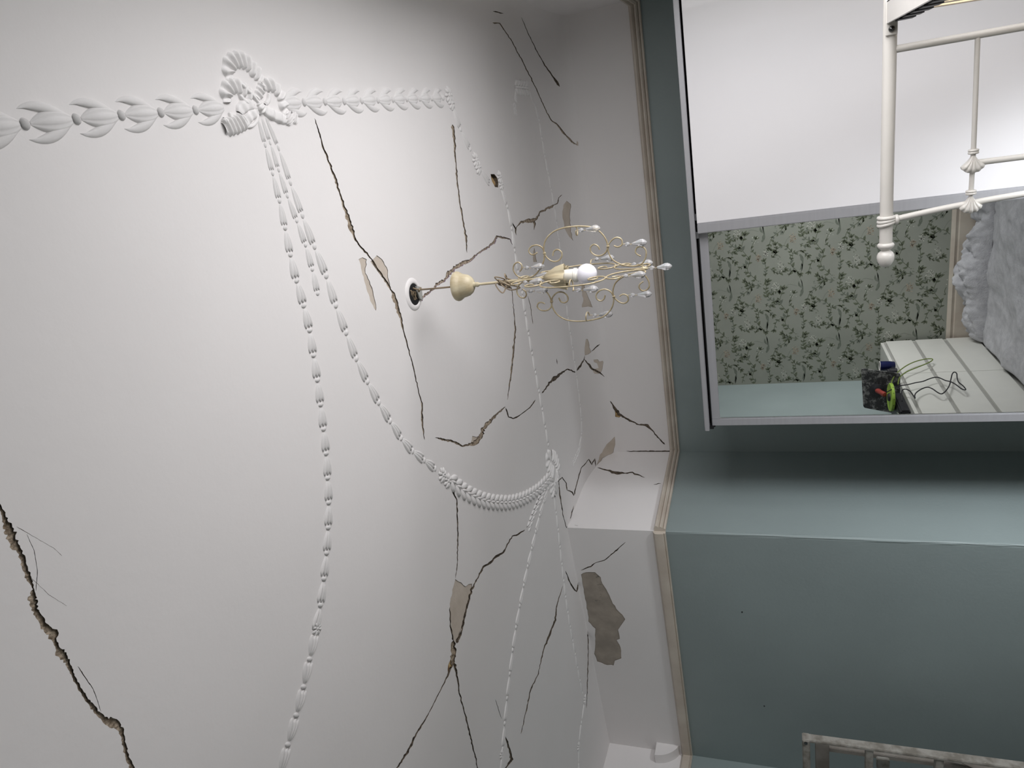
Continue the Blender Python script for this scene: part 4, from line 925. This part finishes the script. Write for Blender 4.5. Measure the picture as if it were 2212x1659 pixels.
band(Zb([(700,1020),(620,1080),(540,1160),(510,1250)]), 13, 0.008, 0.35, 3, parent=bow, name='ribbon_tail')
band(Zb([(500,1180),(420,1220),(340,1260),(250,1280),(160,1310)]), 22, 0.011, 0.75, 6, parent=bow, name='ribbon_tail', twist=1.5)
band(Zb([(140,1150),(170,1190),(210,1220)]), 9, 0.008, parent=bow, name='ribbon_tail')
band(Zb([(780,990),(880,1060),(980,1110),(1080,1150),(1150,1180)]), 15, 0.010, 0.4, 3, parent=bow, name='ribbon_tail')
band(Zb([(1130,1060),(1180,1140),(1230,1230)]), 17, 0.011, 0.7, 4, parent=bow, name='ribbon_tail', twist=1.0)
band(Zb([(1230,1080),(1280,1140),(1330,1190)]), 14, 0.009, 0.7, 3, parent=bow, name='ribbon_tail')
band(Zb([(380,560),(480,680),(600,800),(700,930),(790,1030)]), 6, 0.010, parent=bow, name='ribbon_fold')
band(Zb([(400,760),(470,860),(560,910),(650,930)]), 6, 0.007, parent=bow, name='ribbon_fold')
band(Zb([(880,750),(870,860),(820,930)]), 6, 0.006, parent=bow, name='ribbon_fold')
band(Zb([(540,1290),(620,1260),(680,1180),(700,1060)]), 5, 0.006, parent=bow, name='ribbon_fold')
band(Zb([(680,900),(720,980),(770,1060)]), 13, 0.014, 0.3, 2, parent=bow, name='bow_knot')
rc2 = cpt(*px2c(1196, 1010))
ring = thing('rope_ring', 'twisted plaster rope ring gathering the swags near the chimney breast', 'plaster ring', rc2)
band([(1188,980),(1183,990),(1184,1003),(1189,1015),(1192,1024)], 8, 0.010, 0.8, 7, parent=ring, name='rope', twist=1.5)
band([(1190,980),(1198,988),(1203,1002),(1205,1018),(1202,1028),(1195,1026)], 7, 0.010, 0.8, 9, parent=ring, name='rope', twist=1.5)
band([(1200,1028),(1202,1040),(1198,1056),(1196,1070)], 8, 0.010, 0.8, 5, parent=ring, name='rope', twist=1.5)
band([(1192,1028),(1191,1042),(1192,1058),(1196,1068)], 7, 0.009, 0.8, 5, parent=ring, name='rope', twist=1.5)
band([(1190,1018),(1195,1024)], 9, 0.012, parent=ring, name='rope_knot')

# ------------------------------------------------------------------ ladder by the chimney breast
YL = 2.15
lad = thing('step_ladder', 'old paint-splashed step ladder at the left edge', 'ladder', (-2.45, YL, 0))
xs = -2.315
mb = MB(); mb.bbox((xs-0.012, YL-0.004, 0.0), (xs, YL+0.030, 1.650), 0.002); mb.build('stile', 'ladder_paint', lad, angle=30)
mb = MB(); mb.bbox((xs-0.40, YL-0.004, 0.0), (xs-0.374, YL+0.045, 1.650), 0.002); mb.build('stile', 'ladder_paint', lad, angle=30)
mb = MB(); mb.bbox((xs-0.405, YL-0.008, 1.628), (xs+0.001, YL+0.032, 1.655), 0.003)
mb.build('top_step', 'ladder_paint', lad, angle=30)
mb = MB(); mb.lathe([(0.006, 0), (0.006, 0.003), (0, 0.004)], (xs-0.010, YL-0.008, 1.643), (0, -1, 0), 12); mb.build('bolt', 'dark_bolt', lad)
for zz in (1.412, 1.186, 0.95, 0.715, 0.48, 0.245):
    mb = MB(); mb.bbox((xs-0.375, YL-0.001, zz), (xs-0.012, YL+0.028, zz+0.026), 0.002); mb.build('rung', 'ladder_paint', lad, angle=30)
yb = YL+0.09; rb_ = onY(1775, 1606, yb)
mb = MB(); mb.bbox((rb_[0]-0.33, yb, rb_[2]-0.027), (rb_[0], yb+0.014, rb_[2]+0.024), 0.002); rf_ = mb.build('rear_board', 'ladder_back', lad, angle=30)
for x5 in (rb_[0]-0.055, rb_[0]-0.33):
    mb = MB(); mb.bbox((x5, yb+0.014, 0.0), (x5+0.022, yb+0.04, rb_[2]), 0.002); mb.build('rear_stile', 'ladder_back', lad, angle=30)
d0, d1 = onY(2052, 1632, yb), onY(2135, 1668, yb)
mb = MB(); mb.tube([d0, d0+(d1-d0)*3.2], 0.012, 4); mb.build('diagonal_brace', 'ladder_back', lad, angle=30)
k0 = onY(1908, 1650, YL+0.05)
mb = MB(); mb.bbox((k0[0]-0.03, k0[1], k0[2]-0.022), (k0[0]+0.016, k0[1]+0.02, k0[2]+0.022), 0.003); mb.build('spreader_clip', 'ladder_paint', lad, angle=30)

# ------------------------------------------------------------------ chest of drawers and the clutter on it (all seen in the mirror)
ya, yb2 = 2*DM-6.60, 2*DM-4.98
cd = thing('chest_of_drawers', 'low white six-drawer chest seen in the wardrobe mirror', 'chest of drawers', (-2.45, (ya+yb2)/2, 0))
mb = MB(); mb.bbox((-2.636, ya, 0.0), (-2.272, yb2, 0.762), 0.001); mb.build('body', 'recess_grey', cd, angle=30)
mb = MB(); mb.bbox((-2.636, ya-0.003, 0.757), (-2.262, yb2+0.003, 0.780), 0.0015); mb.build('top_board', 'white_lacquer', cd, angle=30)
for p_, q_ in ((ya-0.002, ya+0.012), (yb2-0.012, yb2+0.002)):
    mb = MB(); mb.box((-2.636, p_, 0.0), (-2.26, q_, 0.757)); mb.build('side_panel', 'white_lacquer', cd, smooth=False)
ymid = (ya+yb2)/2
for (za_, zb4) in ((0.738, 0.535), (0.508, 0.300), (0.272, 0.050)):
    for (q0, q1) in ((ya, ymid-0.002), (ymid+0.002, yb2)):
        mb = MB(); mb.bbox((-2.272, q0, zb4), (-2.250, q1, za_), 0.0015); mb.build('drawer', 'white_lacquer', cd, angle=30)
mb = MB(); mb.box((-2.64, ya+.01, 0), (-2.285, yb2-.01, 0.05)); mb.build('plinth', 'recess_grey', cd, smooth=False)
# hawk
Yh = 5.62
q = [V(onY(x, y, Yh)) for x, y in ((1862, 801), (1920, 806), (1927, 893), (1867, 886))]
q[1][2] = q[2][2] = 0.782
hk_c = sum(q)/4
hawk = thing('plasterers_hawk', 'black plaster-smeared hawk board with red handle standing on the chest', 'hawk', (hk_c[0], hk_c[1], 0.78))
def rounded_quad(q, r=0.018, n=5):
    out = []
    for i in range(4):
        p, a, c = q[i], q[i-1], q[(i+1) % 4]; u = (a-p)/np.linalg.norm(a-p); v = (c-p)/np.linalg.norm(c-p)
        for k in range(n+1): t = k/n; out.append(p+u*r*(1-t)**2+v*r*t**2)
    return out
tilt = np.array([0, 0.05, 0]); q = [q[0]-tilt, q[1]+tilt*0.4, q[2]+tilt*0.4, q[3]-tilt]; 
ol = rounded_quad(q); n = len(ol); nb_ = np.array([0, 0.012, 0])
mb = MB(); mb.add([p for p in ol]+[p-nb_ for p in ol], [tuple(range(n)), tuple(range(2*n-1, n-1, -1))]+[(i, (i+1) % n, (i+1) % n+n, i+n) for i in range(n)]); mb.build('board', 'hawk_black', hawk, angle=30)
hc = V(onY(1893, 842, Yh))+np.array([0, 0.004, 0])
nd = Vector((0, 1, 0.24)).normalized(); hd = Vector((0.02, 1, -0.42)).normalized()
mb = MB(); mb.lathe([(0.052, -0.004), (0.052, 0.006), (0.036, 0.012), (0.022, 0.018), (0.0, 0.018)], hc, nd, 24); mb.build('handle_disc', 'black_rubber', hawk)
mb = MB(); mb.lathe([(0.019, 0.012), (0.020, 0.03), (0.018, 0.06), (0.020, 0.10), (0.017, 0.115), (0, 0.12)], hc, hd, 16); o = mb.build('handle', 'red_handle', hawk); o['label'] = 'red handle'
# mug
mp_ = V(onY(1905, 791, 5.85)); mg = thing('mug', 'dark blue mug with pale inside behind the hawk', 'mug', (mp_[0], mp_[1], 0.78))
mb = MB(); mb.lathe([(0.030, 0), (0.034, 0.004), (0.040, 0.05), (0.0415, 0.108)], (mp_[0], mp_[1], 0.781), (0, 0, 1), 28); mb.build('body', 'mug_blue', mg, angle=50)
mb = MB(); mb.lathe([(0.0415, 0.1075), (0.0415, 0.111), (0.038, 0.111), (0.036, 0.05), (0.03, 0.008), (0, 0.007)], (mp_[0], mp_[1], 0.781), (0, 0, 1), 28); mb.build('white_inside', 'mug_white', mg, angle=50)
mb = MB(); mb.tube(spline([(mp_[0]-0.039, mp_[1], 0.865), (mp_[0]-0.066, mp_[1], 0.86), (mp_[0]-0.066, mp_[1], 0.82), (mp_[0]-0.037, mp_[1], 0.81)], 6), 0.005, 8); mb.build('handle', 'mug_blue', mg)
# black jar beside the mug
jp = V(onY(1912, 803, 5.75)); mb = MB(); mb.lathe([(0.022, 0), (0.026, 0.003), (0.026, 0.05), (0.020, 0.056), (0.020, 0.068), (0, 0.07)], (jp[0]+0.0, jp[1], 0.781), (0, 0, 1), 20); tag(mb.build('black_pot', 'black_rubber', None), 'small black pot between the mug and the hawk', 'pot')
# black case with a round lime disc
cp_ = V(onX(1948, 860, -2.42))
def vy(Yv): return 2*DM-Yv
case = thing('black_case', 'black tool case under the lime disc on the chest', 'case', (-2.42, vy(5.30), 0.78))
mb = MB(); mb.bbox((-2.58, vy(5.52), 0.781), (-2.30, vy(5.17), 0.845), 0.010); mb.build('case_body', 'black_rubber', case, angle=40)
mb = MB(); mb.bbox((-2.56, vy(5.50), 0.845), (-2.32, vy(5.19), 0.853), 0.003); mb.build('lid', 'black', case, angle=40)
dc = V(onY(1925, 858, 5.40)); disc = thing('lime_disc', 'lime green round disc lying flat over the black case', 'disc', dc)
mb = MB(); dn = Vector((0.02, 0.02, 1)).normalized()
mb.lathe([(0.0, -0.012), (0.100, -0.012), (0.107, -0.008), (0.107, 0.008), (0.103, 0.012), (0.094, 0.010), (0.0, 0.008)], dc, dn, 40); mb.build('disc_body', 'lime', disc, angle=40)
mb = MB(); mb.lathe([(0.030, 0.008), (0.030, 0.018), (0.024, 0.024), (0, 0.024)], dc, dn, 20); mb.build('hub', 'black_rubber', disc, angle=40)
mb = MB()
for k in range(14):
    a = 2*PI*k/14; mb.lathe([(0.0028, 0), (0.0028, 0.0012), (0, 0.0013)], (dc[0]+0.1068*math.cos(a), dc[1]+0.1068*math.sin(a), dc[2]-0.001-0.107*0.02*(math.cos(a)+math.sin(a))), (math.cos(a), math.sin(a), 0), 8)
mb.build('rim_hole', 'black', disc)
# camera-like black tool
tp = V(onX(1965, 880, -2.33)); tool = thing('black_power_tool', 'small black power tool with a bright metal clip at the front edge of the chest', 'power tool', (-2.36, vy(5.09), 0.78))
mb = MB(); mb.bbox((-2.43, vy(5.125), 0.781), (-2.31, vy(5.02), 0.86), 0.014); mb.build('tool_body', 'black_rubber', tool, angle=50)
mb = MB(); mb.lathe([(0.026, 0), (0.026, 0.03), (0.022, 0.036), (0, 0.034)], (-2.345, vy(5.075), 0.858), (0.15, 0.2, 1), 20); mb.build('chuck', 'black', tool, angle=40)
mb = MB(); mb.tube(spline([(-2.318, vy(5.13), 0.845), (-2.300, vy(5.145), 0.872), (-2.292, vy(5.10), 0.868), (-2.310, vy(5.08), 0.850)], 5), 0.0032, 6); mb.build('metal_clip', 'chrome', tool)
# cables
Zc = lambda L, X_: [V(onX(1880+.15*x, 700+.15*y, X_)) for x, y in L]
mb = MB(); mb.tube(spline(Zc([(300,860),(330,780),(400,690),(520,600),(650,540),(780,507),(870,500),(898,512),(860,545),(760,590),(640,638),(520,690),(430,760),(405,830),(400,870)], -2.205), 5), 0.0042, 8)
tag(mb.build('green_cable', 'green_cable', None), 'thin green cable looping out from the lime disc', 'cable')
mb = MB(); mb.tube(spline(Zc([(240,980),(330,930),(430,890),(540,872),(650,845),(760,825),(860,785),(950,765),(1010,780),(1080,812),(1160,832),(1230,870),(1310,930),(1360,948),(1372,935),(1330,885),(1270,835),(1250,770),(1245,715),(1215,692),(1182,715),(1162,790),(1140,880),(1090,960),(1030,1005),(970,985),(890,930),(820,910),(740,935),(665,985),(640,1030),(645,1070),(620,1030),(570,965),(510,938),(460,955),(452,1040),(458,1110)], -2.200), 4), 0.0042, 8)
tag(mb.build('black_cable', 'black_rubber', None), 'black cable trailing in loops down the drawer fronts', 'cable')

# grey fleece on the floor and bunched along the skirting
rnd = random.Random(21)
def fnoise(seed, octs=5, base=3.0):
    r = random.Random(seed); T = [(r.uniform(-1, 1), r.uniform(-1, 1), r.uniform(0, 6.3), base*1.7**(i//4)*r.uniform(.8, 1.2), 0.62**(i//4)) for i in range(octs*4)]
    def f(x, y):
        s = 0
        for a, b, p, k, w_ in T: L = math.hypot(a, b)+1e-6; s += w_*math.sin(k*(a*x+b*y)/L+p)
        return s/4
    return f
f1, f2 = fnoise(3), fnoise(8, 5, 7.0)
nx, ny = 130, 130; x0_, x1_, yy0, yy1 = -2.245, -0.55, -1.80, 0.9; vs = []
for i in range(nx+1):
    for j in range(ny+1):
        x = x0_+(x1_-x0_)*i/nx; y = yy0+(yy1-yy0)*j/ny
        ridge = abs(f1(x*1.0, y*0.7)); z = 0.030+0.020*f2(x, y*0.6)+0.035*(1-min(1, ridge*2.2))
        edge = min(1, (x-x0_)/0.03, (x1_-x)/0.03, (y-yy0)/0.03+0.4); vs.append((x+0.008*f2(y, x), y, max(0.004, (z*edge+0.012)*(0.25 if y < -1.545+0.012*f2(x*2, 0) else 1))))
mb = MB(); mb.add(vs, [(i*(ny+1)+j, i*(ny+1)+j+1, (i+1)*(ny+1)+j+1, (i+1)*(ny+1)+j) for i in range(nx) for j in range(ny)])
tag(mb.build('fleece_floor_sheet', 'fleece', None, angle=180), 'grey fleece sheet spread over the floor before the chest', 'dust sheet')
nx, ny = 150, 60; vs = []; x0_, x1_, yy0, yy1 = -2.235, -0.75, -1.825, -1.575
f3, f4 = fnoise(31, 5, 9.0), fnoise(32, 5, 16.0)
for i in range(nx+1):
    for j in range(ny+1):
        x = x0_+(x1_-x0_)*i/nx; v = j/ny; y = yy0+(yy1-yy0)*v
        hx = 0.150+0.035*math.sin(7*x+1)+0.02*f3(x, 0); prof_ = max(0, math.sin(PI*min(1, v*0.94+0.06)))**0.33
        fold = 0.075*abs(f3(x*1.2, y*2.2))+0.03*f4(x, y)+0.025*abs(f2(x*3, y*2))
        ex = min(1, (x-x0_)/0.06)**0.5*min(1, (x1_-x)/0.06+0.01)**0.5
        vs.append((x+0.012*f4(y, x), y+0.012*f3(y, x), 0.035+max(0, (hx*prof_+fold*prof_-0.03)*ex)))
mb = MB(); mb.add(vs, [(i*(ny+1)+j, i*(ny+1)+j+1, (i+1)*(ny+1)+j+1, (i+1)*(ny+1)+j) for i in range(nx) for j in range(ny)])
tag(mb.build('bunched_blanket', 'fleece', None, angle=180), 'crumpled grey blanket bunched against the skirting board', 'blanket')

# small black dots standing in for pinholes in the chimney breast
fnw, uvp, uvn, _L = plane_maps(PB, PC)
for px in ((1603, 1322), (1651, 1525)):
    u_, v_ = fnw(*px); p_ = uvp(u_, v_); n_ = uvn(u_, v_)
    mb = MB(); mb.lathe([(0.0032, -0.001), (0.0032, 0.0012), (0, 0.0016)], p_, n_, 12); mb.build('pinhole_dot', 'black', chim)
bpy.context.view_layer.update()
